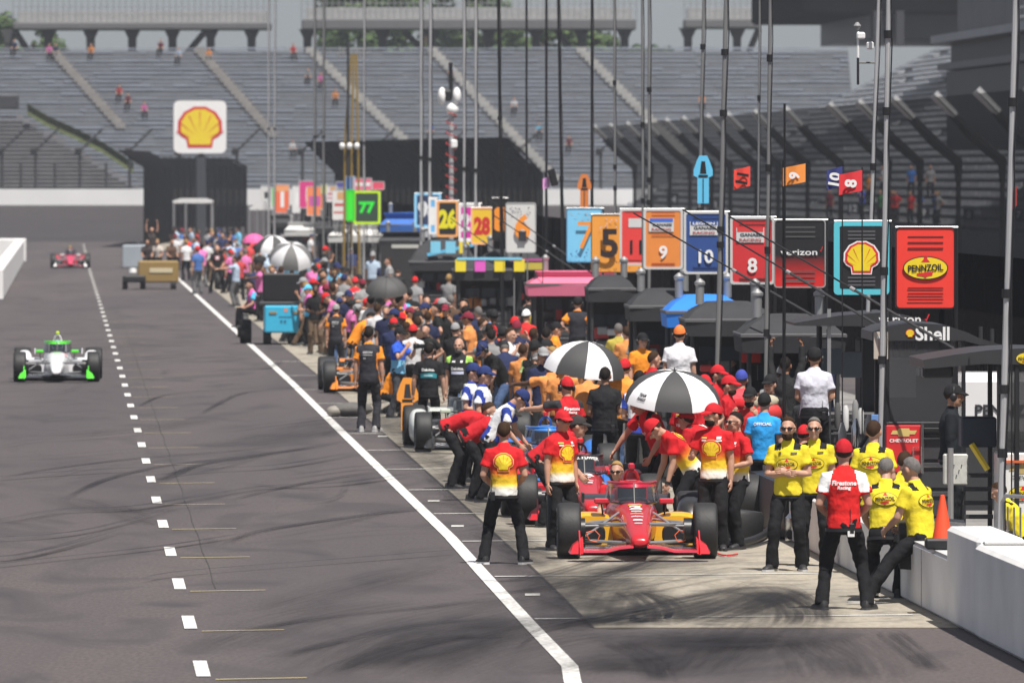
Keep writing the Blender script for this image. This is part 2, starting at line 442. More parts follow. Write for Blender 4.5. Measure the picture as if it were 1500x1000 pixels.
for p, w in (([(160, 740), (200, 760), (230, 770)], .8), ([(100, 730), (170, 750), (240, 745)], 1.2), ([(540, 975), (680, 940), (820, 910), (980, 905), (1090, 930)], 2.2), ([(1010, 990), (1040, 960), (1060, 930)], 1.2),
             ([(380, 900), (520, 860), (640, 830)], 1.2), ([(450, 640), (560, 625), (650, 605)], 1.4), ([(420, 560), (500, 545)], 1), ([(950, 845), (1000, 842), (1060, 832)], 1.4), ([(800, 900), (870, 880), (940, 862)], 1.0),
             ([(880, 928), (905, 880), (930, 858), (985, 840)], 1.3), ([(1060, 1000), (1120, 945), (1160, 900), (1120, 862), (1060, 850)], 1.5), ([(960, 1000), (1060, 945), (1110, 905)], 1.6), ([(800, 880), (860, 850), (930, 832), (1010, 828)], .9), ([(560, 1000), (700, 940), (850, 905)], 1.3), ([(420, 1000), (560, 930), (720, 890), (820, 872)], 1.5),
             ([(640, 1000), (760, 955), (900, 930), (1040, 935)], 1.2), ([(300, 960), (450, 905), (600, 880)], 1.3), ([(1200, 1000), (1180, 960), (1150, 935)], 1.1), ([(1290, 1000), (1270, 960), (1230, 930)], .9), ([(700, 780), (760, 800), (830, 830)], 1.1), ([(640, 730), (700, 745), (760, 770)], 1.0),
             ([(600, 660), (660, 690), (720, 735)], 1.2), ([(520, 590), (580, 620), (650, 660)], 1.3), ([(820, 990), (900, 975), (990, 985)], 1.2), ([(1180, 940), (1230, 965), (1260, 995)], .9), ([(60, 640), (200, 630), (330, 612)], 1.2), ([(300, 660), (420, 640), (520, 610)], 1.6), ([(860, 870), (900, 850), (960, 835)], .8)):
    mark(p, w, 'faint')
for p, w in (([(790, 838), (820, 868), (868, 915), (880, 922)], 1.1), ([(850, 842), (900, 872), (930, 918)], 1.5), ([(830, 850), (930, 832), (1050, 822)], 1.3), ([(1000, 912), (1070, 890), (1120, 868)], 1.5), ([(1090, 862), (1140, 882), (1160, 915)], 1.0), ([(940, 925), (1060, 950), (1180, 925)], 1.9), ([(720, 770), (770, 815), (800, 845)], .8), ([(650, 690), (720, 760)], .9), ([(560, 610), (640, 690)], .9), ([(870, 990), (980, 950), (1090, 930)], 1.8), ([(560, 985), (680, 930), (800, 905)], 1.4)):
    mark(p, w, 'stain')
rs = random.Random(3)
for k in range(34):
    d = rs.uniform(84, 260); t = rs.uniform(-3, 4.5); mark([(t, d), (t + rs.uniform(.3, 1.2), d + rs.uniform(2, 5)), (t + rs.uniform(1.5, 3), d + rs.uniform(5, 11)), (t + rs.uniform(3, 4.5), d + rs.uniform(8, 18))], rs.uniform(.08, .3), rs.choice(['faint', 'faint', 'dark']), False)
for k in range(40):
    d = rs.uniform(97, 240); t = rs.uniform(5.3, 6.5); mark([(t, d), (t + rs.uniform(.3, .8), d + rs.uniform(1, 4)), (t + rs.uniform(1.0, 2), d + rs.uniform(4, 9))], rs.uniform(.15, .45), rs.choice(['faint', 'dark']), False)
for kind, a0, a1 in (('dark', .04, .70), ('faint', .0, .30), ('stain', .12, .62)):
    me = MARKS[kind].mesh('tyre_marks', [streak_mat('rubber marks ' + kind, a0, a1)], 0)
    at = me.attributes.new('run', 'FLOAT_VECTOR', 'POINT'); at.data.foreach_set('vector', np.array(RUN[kind], dtype=np.float32).ravel())
    o = obj('tyre_marks', me); o['kind'] = 'structure'
# ---- far turn: outer wall, catch fence, grandstands ---------------------
t = tag(MB().box((-10, 700.3, 2.65), (120, .6, 1.6), 0).build('track_wall', mat('white wall paint', (.72, .72, .72), .7, 0, .12, .4)), 'long white outer wall of the banked turn in front of the empty stands', 'wall')
for i, px in enumerate((3, 52, 117, 190, 263, 347, 443, 545, 650, 760, 880)):
    p = W(px, 278, 700.3); z = p.z
    f = thing('fence_post', 'bent dark fence post on the far wall, %s' % ['leftmost in view', 'second from the left', 'third from the left', 'just left of the black fence', 'behind the shell board', 'just right of the shell board', 'in front of the light stair aisle', 'behind the yellow tower', 'behind the camera mast', 'beyond the dark antenna poles', 'beyond the cyan seven board'][i], 'fence post', (p.x, p.y, z), 0, 'catch fence posts on the far wall')
    MB().tube([(0, 0, 0), (0, 0, 2.9)], .11, 8).build('post', M['dark'], f); MB().tube([(0, 0, 2.85), (1.7, 0, 4.5)], .09, 8).build('arm', M['dark'], f); MB().box((-.12, -.1, 2.8), (.5, .3, .5), ch=.05).build('bracket', M['black'], f)
for px in (30, 80, 155, 225, 300):
    p = W(px, 278, 700.5); tag(MB().tube([(p.x, p.y + .4, p.z), (p.x, p.y + .4, p.z + 2.0)], .1, 8).build('fence_stub', M['dark']), 'short dark straight fence post between the bent ones on the far wall', 'fence post', 'short fence posts on the far wall')
SEAT = mat('aluminium bleacher', (.25, .275, .325), .6, .1, .55, 1.3, stretch=(.35, .3, 2.5))
SEATB = mat('bleacher riser', (.125, .135, .15), .8, 0, .4, 1.2)
SEATW = mat('weathered bleacher', (.20, .175, .17), .7, 0, .55, 1.1, stretch=(1, .3, .3))
def tiers(name, label, rows, x0, x1, y0, z0, rise, run, seat, xend=None, aisles=(), group=None):
    g = thing(name, label, 'grandstand', ((x0 + x1) / 2, y0, z0), 0); cx = (x0 + x1) / 2
    s = MB(); r = MB()
    for i in range(rows):
        a, b = x0 - cx, (xend(i) if xend else x1) - cx
        y, z = i * run, i * rise
        r.box(((a + b) / 2, y + run / 2, z + rise / 2 - .4), (b - a, run, rise + .8))
        e = a
        while e < b:
            L = min(rs.uniform(.5, 5), b - e); h = rs.choice((.06, .1, .13, .16)) if L > 1 else rs.uniform(.03, .2)
            s.box((e + L / 2, y + .40, z + rise + .16), (L - .04, .3, .05)); s.box((e + L / 2, y + .66, z + rise + .02 + h / 2 + .1), (L - .08, .05, h)); e += L
    r.build('tier_steps', SEATB, g, 0); s.build('seat_rows', seat, g, 0)
    for na, (xa, xb, ia, ib) in enumerate(aisles):
        q = MB()
        for i in range(ia, ib):
            x = xa + (xb - xa) * (ib - i) / (ib - ia) - cx
            q.box((x, i * run + run * .4, i * rise + rise + .35), (.75, run, .5)); 
        q.build('stair_aisle', mat('pale concrete steps', (.30, .295, .285), .8, 0, .3, 1) if na < 3 else mat('worn concrete steps', (.22, .21, .20), .8, 0, .4, 1), g, 0)
    return g
XW = lambda px, d: (px - CX) * d / F
tiers('grandstand', 'huge grey grandstand of bare metal benches across the far turn', 34, XW(-120, 726), XW(1250, 726), 712, 3.0, .325, .76, SEAT,
      aisles=[(XW(448, 735), XW(622, 714), 6, 33), (XW(628, 735), XW(812, 714), 2, 33), (XW(846, 735), XW(1000, 714), 8, 33)] + [(XW(70, 735), XW(178, 725), 14, 33), (XW(286, 735), XW(400, 722), 12, 33)])
tiers('grandstand', 'lower brownish stand falling away behind the left catch fence', 18, XW(-60, 707), XW(205, 707), 702.5, 3.2, .30, .5, SEATW, xend=lambda i: XW(208 - i * 10.5, 707))
tag(MB().rings([[W(px, y, 709.5) + V((0, k * .6, 0)) for y in (yy + 8, yy - 8) for k in (0, 1)] for px, yy in ((40, 160), (70, 178), (110, 196), (150, 216), (195, 246))]).build('hedge', mat('hedge leaves', (.05, .065, .018), .9, 0, .85, .9, .8, 6)), 'narrow green and yellow hedge along the sloping edge of the lower stand', 'hedge')
tag(MB().box((XW(8, 711), 711, 4.5 + 5.4), (2.0, .7, 1.1), ch=.1).build('dark_hut', M['dark']), 'small dark hut at the upper left corner of the lower stand', 'hut')
def deck(px0, px1, ytop, yb, cols, lab, braces=()):
    d = 742.0; k = d / F; z = lambda y: CH - (y - HY) * k
    g = thing('upper_deck', lab, 'grandstand', (XW((px0 + px1) / 2, d), d, z(82)), 0); X = lambda px: XW(px, d) - g.location.x; Z = lambda y: z(y) - g.location.z
    c = mat('grey deck concrete', (.12, .12, .125), .8, 0, .15, .7)
    MB().box((X((px0 + px1) / 2), 2, (Z(ytop) + Z(yb)) / 2), ((px1 - px0) * k, 6, Z(ytop) - Z(yb)), ch=.1).build('deck_slab', c, g)
    MB().box((X((px0 + px1) / 2), 2.6, Z(ytop) + .45), ((px1 - px0) * k - .6, 4.6, .9)).build('seat_bank', mat('pale seats', (.33, .33, .33), .7, 0, .3, 2, stretch=(1, 1, 3)), g)
    q = MB()
    n = int((px1 - px0) / 9)
    for i in range(n + 1): q.tube([(X(px0 + i * (px1 - px0) / n), -.9, Z(ytop)), (X(px0 + i * (px1 - px0) / n), -.9, Z(ytop) + 1.9)], .035, 5)
    for h in (.6, 1.2, 1.9): q.tube([(X(px0), -.9, Z(ytop) + h), (X(px1), -.9, Z(ytop) + h)], .03, 5)
    q.build('railing', M['metal'], g)
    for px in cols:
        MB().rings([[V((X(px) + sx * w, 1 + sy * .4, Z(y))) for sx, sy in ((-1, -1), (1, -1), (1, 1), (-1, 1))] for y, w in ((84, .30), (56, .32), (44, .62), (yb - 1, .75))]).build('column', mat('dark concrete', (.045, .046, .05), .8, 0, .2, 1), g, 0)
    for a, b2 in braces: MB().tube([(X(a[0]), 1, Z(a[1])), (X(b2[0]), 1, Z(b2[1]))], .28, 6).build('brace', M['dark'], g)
    return g
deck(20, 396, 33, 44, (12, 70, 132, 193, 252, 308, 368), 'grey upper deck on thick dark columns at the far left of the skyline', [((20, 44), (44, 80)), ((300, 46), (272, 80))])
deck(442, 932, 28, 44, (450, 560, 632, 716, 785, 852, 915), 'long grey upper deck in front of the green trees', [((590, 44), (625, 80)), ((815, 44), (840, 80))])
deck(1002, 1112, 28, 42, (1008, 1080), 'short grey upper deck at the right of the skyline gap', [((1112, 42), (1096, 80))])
# ---- trees beyond the stands -------------------------------------------
LEAF = [mat('leaves', c, .8, 0, .45, 1.2) for c in ((.045, .085, .018), (.065, .105, .022), (.035, .065, .02))]
def tree(px, py, d, w, h, label):
    c = W(px, py, d); t = thing('tree', label, 'tree', (c.x, c.y, 0), 0, 'trees beyond the far stands')
    MB().tube([(0, 0, 0), (.1, 0, c.z * .5), (.2, 0, c.z)], [.5, .35, .15], 8).build('trunk', mat('bark', (.06, .045, .03), .9, 0, .3, 3), t)
    b = MB(); r2 = random.Random(px)
    blobs = [(V((r2.uniform(-.5, .5) * w, r2.uniform(-.4, .4) * w, c.z + r2.uniform(-.5, .5) * h)), r2.uniform(.16, .3) * min(w, h)) for _ in range(16)]
    for _ in range(2600):
        q, rr = r2.choice(blobs); n = V((r2.gauss(0, 1), r2.gauss(0, 1), r2.gauss(0, 1))).normalized()
        p = q + n * rr * r2.uniform(.6, 1.08); x, y = axes(n + V((r2.uniform(-.6, .6), r2.uniform(-.6, .6), r2.uniform(-.2, .8)))); s = r2.uniform(.18, .4)
        b.add([p - x * s, p - y * s * .6, p + x * s, p + y * s * .6], [(0, 1, 2, 3)], r2.choice((0, 0, 1, 2)))
    b.build('crown', LEAF, t, 0)
for px, py, d, w, h, lab in ((505, 18, 800, 4.5, 5, 'small round tree at the left end behind the long upper deck'), (560, 30, 815, 6, 8, 'broad dark green tree behind the left of the long upper deck'), (620, 22, 805, 6, 9, 'tall green tree rising above the middle of the long upper deck'), (690, 20, 818, 6.5, 9, 'tall green tree above the deck beside the first dark antenna pole'),
                           (500, 62, 830, 7, 4, 'dark bushy tree seen under the left of the long deck'), (790, 64, 800, 5, 3.4, 'yellow green tree seen under the deck right of the middle'), (850, 62, 806, 5, 3.6, 'yellow green tree seen under the right end of the long deck'), (940, 78, 812, 5, 2, 'low pale green tree in the gap right of the long deck'), (45, 62, 800, 5, 4, 'dark tree seen under the far left deck'), (735, 66, 826, 6, 3.5, 'dark tree seen under the middle of the long deck')):
    tree(px, py, d, w, h, lab)
# ---- black fences seen almost end on ------------------------------------
def fence_run(label, pts, arm, zt, group=None, mesh='mesh', top=None, r=.06, light=False, wrap=0):
    """pts: ground points of the posts; arm: vector of the overhang; zt: bend height"""
    g = thing('catch_fence', label, 'fence', pts[0], 0, group); o = V(pts[0]); P = [V(p) - o for p in pts]
    arm = V(arm)
    mb = MB(); n = len(P)
    mb.rings([[p + V((0, .02, .9)), p + V((0, .02, zt * .5)), p + V((0, .02, zt)), p + V((0, .02, zt)) + arm * .5 + V((0, 0, -.12)), p + V((0, .02, zt)) + arm] for p in P], cap=False, close=False)
    mb.build('netting', M[mesh], g, 0)
    for p in P:
        q = MB().tube([p, p + V((0, 0, zt)), p + V((0, 0, zt)) + arm * .55 + V((0, 0, .1)), p + V((0, 0, zt)) + arm * .96], [r, r, r, r], 6)
        q.build('post', M['fblack'], g)
        if wrap: MB().tube([p + V((0, 0, zt - .7)), p + V((0, 0, zt + .1)), p + V((0, 0, zt - .05)) + arm * .4, p + V((0, 0, zt)) + arm * .72, p + V((0, 0, zt)) + arm * .8], [wrap * .6, wrap, wrap * 1.05, wrap * .9, wrap * .4], 8).build('gathered_net', M['fblack'], g)
        if light: MB().tube([p + V((0, 0, zt)) + arm * .70 + V((0, -.05, .06)), p + V((0, 0, zt)) + arm * 1.02 + V((0, -.05, .06))], [.16, .2], 8).build('tip_sleeve', M['metal'], g)
    return g
M['dense'] = mat('dense dark netting', (.009, .009, .011), .85, 0, .4, 1.2, alpha=.97, spec=0.0)
E12 = lambda px, d: V((XW(px, d), d, 0))
fence_run('black catch fence seen end on left of the shell board, its top leaning left', [E12(212 + 3.3 * i, 592 + 4 * i) for i in range(13)], (-1.65, .2, 1.1), 4.95, mesh='dense', r=.09)
fence_run('black ribbed catch fence behind the shell board post', [E12(252 + 9.0 * i, 644 + (i * i) * .12) for i in range(13)], (-1.5, .1, .55), 5.1, mesh='dense', r=.10)
yt = lambda px: 232 - (px - 448) * .25 if px < 560 else 204 - (px - 560) * .08
fence_run('wide dark netted fence behind the number boards in the middle distance', [E12(492 + 8.6 * i, 575 - 2 * i) for i in range(36)], (-1.9, .1, 1.9), 4.6, mesh='dense', r=.08)
# ---- front straight: catch fence, grandstand, suites --------------------
M['net'] = mat('open fence mesh', (.012, .012, .014), .9, 0, .3, 3, alpha=0.72, spec=0.0)
def along(tips): return [T(36.0, F / ((x - 105) / 33.4)) for x in tips]
fence_run('catch fence along the front straight, its white tipped arms leaning over in a long row', along([870, 893, 918, 945, 975, 1000, 1035, 1065, 1105, 1150, 1215, 1258, 1310, 1370, 1432, 1505, 1590]), (-2.6, 0, 2.6), 4.9, r=.12, light=True, mesh='net', wrap=.21)
g = thing('grandstand', 'grey grandstand rising along the front straight behind the netted fence', 'grandstand', T(40, 437), TRZ)
r_ = MB(); s_ = MB()
for i in range(30):
    y0, y1 = 0, 268; x = i * .85; z = 2.0 + i * .42
    r_.box((x + .42, 134, z / 2), (.85, 268, z))
    for k in range(40):
        if rs.random() < .04: continue
        s_.box((x + .5, 3.4 + 6.7 * k, z + .22), (.4, 6.4, .07)); s_.box((x + .75, 3.4 + 6.7 * k, z + .36), (.06, 6.4, .2))
r_.build('tier_steps', SEATB, g, 0); s_.build('seat_rows', mat('front bleacher seats', (.52, .53, .55), .6, .1, .4, 1, stretch=(1, .15, 2)), g, 0)
r_ = MB(); s_ = MB()
for i in range(9):
    x = i * .85; z = 2.0 + i * .42; r_.box((x + .42, -61, z / 2), (.85, 118, z))
    for k in range(17): s_.box((x + .5, -3.4 - 6.8 * k, z + .22), (.4, 6.4, .07)); s_.box((x + .75, -3.4 - 6.8 * k, z + .36), (.06, 6.4, .2))
r_.build('lower_steps', SEATB, g, 0); s_.build('lower_seats', SEATW, g, 0)
g = thing('grandstand_suites', 'dark glazed suite building with pale balcony bands at the upper right corner', 'building', T(40, 437), TRZ)
MB().box((10, -80, 7.4), (20, 160, 3.6)).build('glazed_wall', mat('dark suite glass', (.010, .012, .014), .5, 0, .3, .8, stretch=(1, .4, 1), spec=.2), g)
MB().box((9.9, -80, 9.4), (20.6, 160.4, .3)).build('lower_band', mat('weathered steel band', (.12, .12, .125), .6, 0, .2, .5), g)
MB().box((10.2, -80, 10.0), (20, 160, .9)).build('glazed_wall', M['dark'], g)
MB().box((9.8, -80, 10.65), (21, 160.6, .35)).build('upper_band', mat('pale steel band', (.33, .33, .34), .6, 0, .2, .5), g)
q = MB()
for k in range(60): q.box((.6 + (k % 2) * .06, -1 - k * .5, 12.3), (.3, .46, 3.0))
q.build('ribbed_cladding', mat('ribbed grey cladding', (.16, .165, .175), .6, 0, .2, .6), g)
q = MB()
for h in (11.2, 11.6, 12.0): q.tube([(.2, -31, h), (.2, -160, h)], .05, 6)
for k in range(40): q.tube([(.2, -31 - k * 3.3, 10.8), (.2, -31 - k * 3.3, 12.0)], .05, 6)
q.build('balcony_railing', M['metal'], g)
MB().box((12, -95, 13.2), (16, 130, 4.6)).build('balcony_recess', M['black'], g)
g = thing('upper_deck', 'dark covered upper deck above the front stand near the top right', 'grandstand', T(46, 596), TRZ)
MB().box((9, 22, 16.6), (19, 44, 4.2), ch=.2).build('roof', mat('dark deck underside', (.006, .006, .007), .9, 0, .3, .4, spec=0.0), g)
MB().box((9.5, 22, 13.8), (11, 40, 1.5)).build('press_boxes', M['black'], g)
for x in (4.2, 5.6, 11.2): MB().box((x, -.8, 13.6), (.5, .5, 2.2)).build('column', mat('pale column paint', (.20, .185, .16), .7, 0, .2, 1) if x > 10 else M['dark'], g)
tag(MB().rings([[T(t, d, z) for z in (0, 1.1)] for t, d in ((30, 250), (30, 640))], cap=False, close=False).build('inner_wall', M['dark']), 'low dark wall along the far side of the front straight', 'wall')
for i, (px, py, s) in enumerate(((1195, 300, 26), (1153, 305, 25), (985, 292, 22), (1353, 311, 31), (1419, 314, 33), (1492, 314, 36), (1045, 300, 23), (1250, 305, 28))):
    n = ('10', '11', '14', '9', '8', '7', '13', '12')[i]; p = W(px, py, F / s)
    b = thing('number_plate', 'small dark plate with white number %s hung on the catch fence' % n, 'number plate', p, TRZ, 'small number plates on the catch fence')
    MB().box((0, 0, 0), (17 / s, .05, 19 / s), ch=.02).build('plate', plain((.012, .016, .03), 'plate blue'), b)
    flat_layers([(text2d(n, None, 10 / s, bold=.03), (.6, .62, .65))], b, -.03)
# ---- pit wall -----------------------------------------------------------
WALLP = mat('white wall paint chalky', (.74, .735, .73), .8, 0, .22, 1.8, .12, 5, stretch=(1.0, .5, .7))
w = thing('pit_wall', 'long low white concrete wall between the pit boxes and the team stands', 'wall', T(8.82, 96.2), TRZ)
MB().box((.2, 250, .325), (.4, 500, .65), ch=.03).build('wall_run', WALLP, w)
q = MB()
for k in range(60): q.box((-.001, 3.0 + k * 6.1, .32), (.006, .03, .60))
q.build('wall_joint', M['grey'], w)
q = MB(); q.box((.19, 3.4, .658), (.36, 6.6, .012)); q.build('wall_cap', mat('wall cap grey', (.5, .5, .5), .8), w)
w = thing('pit_wall_end', 'taller thick white wall block at the lower right corner', 'wall', T(8.80, 96.1), TRZ)
MB().box((.24, -1.6, .485), (.48, 3.2, .97), ch=.04).build('wall_block', WALLP, w)
MB().box((.235, -16.6, .455), (.51, 26.8, .91), ch=.04).build('wall_run', WALLP, w)
MB().box((.24, -3.45, .93), (.40, .16, .03), ch=.01).build('lifting_bar', M['metal'], w)
w = thing('left_wall', 'white concrete wall ending beside the far red car on the left', 'wall', G(38, 384), TRZ)
MB().box((-.35, -75, .57), (.5, 150, 1.14), ch=.05).build('wall_run', WALLP, w)
MB().box((-2.6, 1.5, .6), (5.2, 3, 1.2), ch=.05).build('wall_return', WALLP, w)
p = G(202, 392); b = tag(MB().box((p.x, p.y, .55), (1.4, 3, 1.1), ch=.05).build('barrier_block', mat('pale blue grey block', (.30, .34, .38), .7, 0, .15, 1)), 'pale blue grey barrier block behind the gold cart', 'barrier')
# ---- masts --------------------------------------------------------------
def mast(xt, xb, s, r, m, lab, ztop=None, fit=(), cable=True, base=0.0):
    d = F / s; X0 = (xb - CX) / s; lean = (xt - xb) / s
    y_b = CH - (0 - 0) ; r *= .8; t = thing('antenna_mast', lab, 'mast', (X0, d, base), 0, 'antenna masts along the pit stands')
    zt = ztop or CH + 300 / s + .3; zref = CH - (470 - HY) / s
    L = lean * (zt - base) / max(1, (CH + 250 / s) - zref) * .9
    A = lambda z: V((L * z / (zt - base), 0, z))
    MB().tube([A(0), A((zt - base) * .45)], r * 1.15, 8).build('lower_tube', m, t); MB().tube([A((zt - base) * .45), A(zt - base)], r, 8).build('upper_tube', m, t)
    for k in (.45,) + tuple(fit): q = A((zt - base) * k); MB().tube([q - V((0, 0, .05)), q + V((0, 0, .05))], r * 1.75, 10).build('clamp', M['metal'] if m is M['metal'] else M['black'], t)
    if cable: MB().tube([A((zt - base) * k / 12) + V((r * (1.25 + .35 * math.sin(k * 2.1)), -r * 1.3, 0)) for k in range(13)], r * .28, 5).build('cable', M['black'], t)
    return t
GM = mat('grey mast tube', (.24, .24, .24), .5, .4, .12, 4); DM = M['black']; LM = mat('pale mast tube', (.45, .45, .46), .5, .3, .12, 4)
for xt, xb, s, r, m, lab, fit in ((1478, 1463, 132, .042, LM, 'pale grey mast at the right edge beside the red oil board', (.2, .3, .75)), (1297, 1288, 118, .040, LM, 'pale grey mast in front of the blue framed shell board', (.3, .72, .85)),
      (1280, 1262, 104, .033, LM, 'leaning pale mast carrying the weather station boxes', (.32, .6)), (1126, 1120, 105, .032, GM, 'grey mast between the red eight board and the black verizon board', (.3, .6, .8)),
      (1112, 1108, 86, .022, GM, 'thin grey mast with a small black box left of the verizon board', (.7,)), (1060, 1048, 92, .045, GM, 'thick grey mast standing between the navy ten board and the red eight board', (.42, .68, .8)),
      (1029, 1018, 80, .038, GM, 'grey mast passing behind the navy ten board', (.55, .8)), (951, 951, 75, .036, GM, 'right one of two close grey masts left of the catch fence', (.5, .7)), (941, 943, 74, .032, GM, 'left one of two close grey masts left of the catch fence', (.62,)),
      (900, 902, 66, .032, GM, 'grey mast above the orange five board', (.5, .7)), (867, 867, 62, .038, DM, 'black mast behind the blue seven board', ()), (818, 827, 60, .042, DM, 'black mast between the white six board and the blue seven board', ()),
      (800, 800, 57, .034, DM, 'black mast above the white six board', ()), (771, 771, 56, .030, DM, 'thin black mast left of the white six board', ()), (730, 737, 60, .044, DM, 'black mast with a square loudspeaker bracket above the orange boards', (.6,)),
      (697, 697, 55, .048, LM, 'pale mast right of the camera mast', ()), (680, 680, 54, .045, LM, 'pale mast just right of the camera mast coil', ()), (631, 629, 48, .055, LM, 'pale mast right of a twin behind the blue nine board', ()), (617, 617, 47, .055, LM, 'pale mast left of a twin behind the blue nine board', ()),
      (534, 533, 38, .045, LM, 'thin pale mast right of the yellow tower', ()), (474, 474, 34, .06, GM, 'grey mast left of the yellow tower', ()), (461, 461, 34, .06, GM, 'grey mast above the far pink boards', ()), (403, 402, 29, .055, LM, 'right of two tall pale masts above the far orange boards', ()), (393, 394, 29, .055, LM, 'left of two tall pale masts above the far orange boards', ()),
      (1149, 1149, 108, .016, DM, 'thin black flag pole carrying the orange nine flag', ())):
    mast(xt, xb, s, r, m, lab, fit=fit, ztop=(CH + (256 - 152) / 108) if xb == 1149 else None)
# camera mast with coil, yellow tower, weather station
p = W(661, 400, F / 50); t = thing('camera_mast', 'mast with white and black remote camera head and red coiled cable', 'camera mast', (p.x, p.y, 0)); s = 50.0; Z = lambda y: CH - (y - HY) / s
MB().tube([(0, 0, 0), (0, 0, Z(165))], .07, 8).build('tube', LM, t); MB().tube([(0, 0, Z(140)), (-.02, 0, Z(92))], .06, 8).build('camera_tube', M['black'], t)
MB().box((-.12, 0, Z(140)), (.3, .3, .35), ch=.08).build('camera_body', M['black'], t)
for x in (-.27, .16): MB().ell((x, -.05, Z(141)), (.13, .16, .26)).build('camera_housing', M['white'], t)
MB().ell((.03, 0, Z(160)), (.19, .19, .19)).build('dome', M['white'], t); MB().box((.08, -.1, Z(211)), (.2, .2, .25), ch=.04).build('junction_box', M['white'], t)
MB().tube([(.16 * math.sin(k * .9), .16 * math.cos(k * .9), Z(300) + k * (Z(165) - Z(300)) / 60) for k in range(61)], .018, 5).build('coiled_cable', plain((.35, .03, .03), 'red cable'), t)
p = W(515, 330, F / 36); t = thing('lattice_tower', 'yellow braced tower with aerials on top standing beyond the green board', 'tower', (p.x, p.y, 0)); s = 36.0
for k in (-1, 0, 1): MB().tube([(k * .32, 0, 0), (k * .26, 0, Z(200)), (.1 + k * .10, 0, Z(80))], .05, 6).build('yellow_pole', mat('yellow pole paint', (.26, .17, .03), .7), t)
MB().tube([(-.14, -.1, 0), (-.14, -.1, Z(60))], .06, 6).build('dark_pole', M['dark'], t)
q = MB()
for k in range(7): q.tube([(-.5 + .17 * k, 0, Z(85)), (-.5 + .17 * k, 0, Z(68 + (k * 5) % 9))], .03, 5)
q.tube([(-.6, 0, Z(78)), (.7, 0, Z(78))], .03, 5); q.tube([(-.5, 0, Z(72)), (.6, 0, Z(72))], .03, 5); q.build('aerials', M['metal'], t)
for k in range(3): MB().ell((-.38 + k * .3, -.2, Z(214)), (.12, .12, .14)).build('lamp_housing', M['white'], t)
p = W(1262, 90, F / 103.8); s = 103.8; t = thing('weather_station', 'white weather instrument boxes on a black bracket hanging off the pale mast', 'weather station', p)
MB().tube([(-.05, 0, -.33), (-.05, 0, .05)], .02, 6).build('bracket', M['black'], t); MB().tube([(-.05, 0, .0 - .02), (.24, 0, 0 - .02)], .014, 6).build('arm', M['black'], t)
MB().box((-.01, 0, .36), (.12, .12, .10), ch=.02).build('instrument_box', M['white'], t); MB().box((.12, 0, .22), (.10, .12, .11), ch=.02).build('instrument_box', M['white'], t)
MB().tube([(-.05, 0, .05), (-.05, 0, .42)], .018, 6).build('post', M['white'], t); MB().lathe((-.06, 0, .50), (0, 0, 1), [(.02, -.06), (.055, 0), (.02, .05)], 12).build('wind_cups', M['grey'], t)
t = thing('loudspeaker', 'black slanted loudspeaker hanging left of the catch fence', 'loudspeaker', W(810, 260, F / 66)); MB().box((0, 0, 0), (.16, .3, .38), 0, Matrix.Rotation(R(-14), 3, 'Y'), .02).build('cabinet', M['black'], t)
# shell sign at pit exit
p = W(293, 186, F / 23.4); s = 23.4; t = thing('shell_sign', 'large white square sign with a red and yellow scallop on a dark post', 'sign', (p.x, p.y, 0)); Z = lambda y: CH - (y - HY) / s
MB().prism([(x, z + Z(186)) for x, z in rrect(77 / s, 77 / s, .35)], -.15, .15).build('board', plain((.80, .80, .80), 'sign white'), t)
flat_layers(shell_layers(2.55, (0, Z(186) - .02)), t, -.17, -.012, 'scallop')
MB().box((.05, .2, (Z(226)) / 2), (.62, .5, Z(226) - .2), ch=.06).build('post', plain((.035, .04, .05), 'post slate'), t); MB().box((.05, .2, Z(226) + .1), (.28, .28, .5)).build('neck', M['dark'], t)
for px, py, ww, lab in ((282, 294, 58, 'flat white topped frame tent in front of the shell sign post'), (384, 304, 38, 'small flat white tent right of the black fence')):
    p = W(px, py, 570); t = thing('frame_tent', lab, 'tent', (p.x, p.y, 0)); k = 570 / F * ww
    MB().rings([[(x * k * q, y * 2.5 * q, p.z + h) for x, y in ((-.5, 0), (.5, 0), (.5, 1), (-.5, 1))] for q, h in ((1, -.15), (1, 0), (.6, .14))]).build('roof', mat('white tent cloth', (.62, .62, .62), .8), t, 0)
    for x in (-.48, .48, -.18):
        for y in (0, 2.4): MB().tube([(x * k, y, 0), (x * k, y, p.z - .1)], .05, 6).build('leg', M['grey'], t)
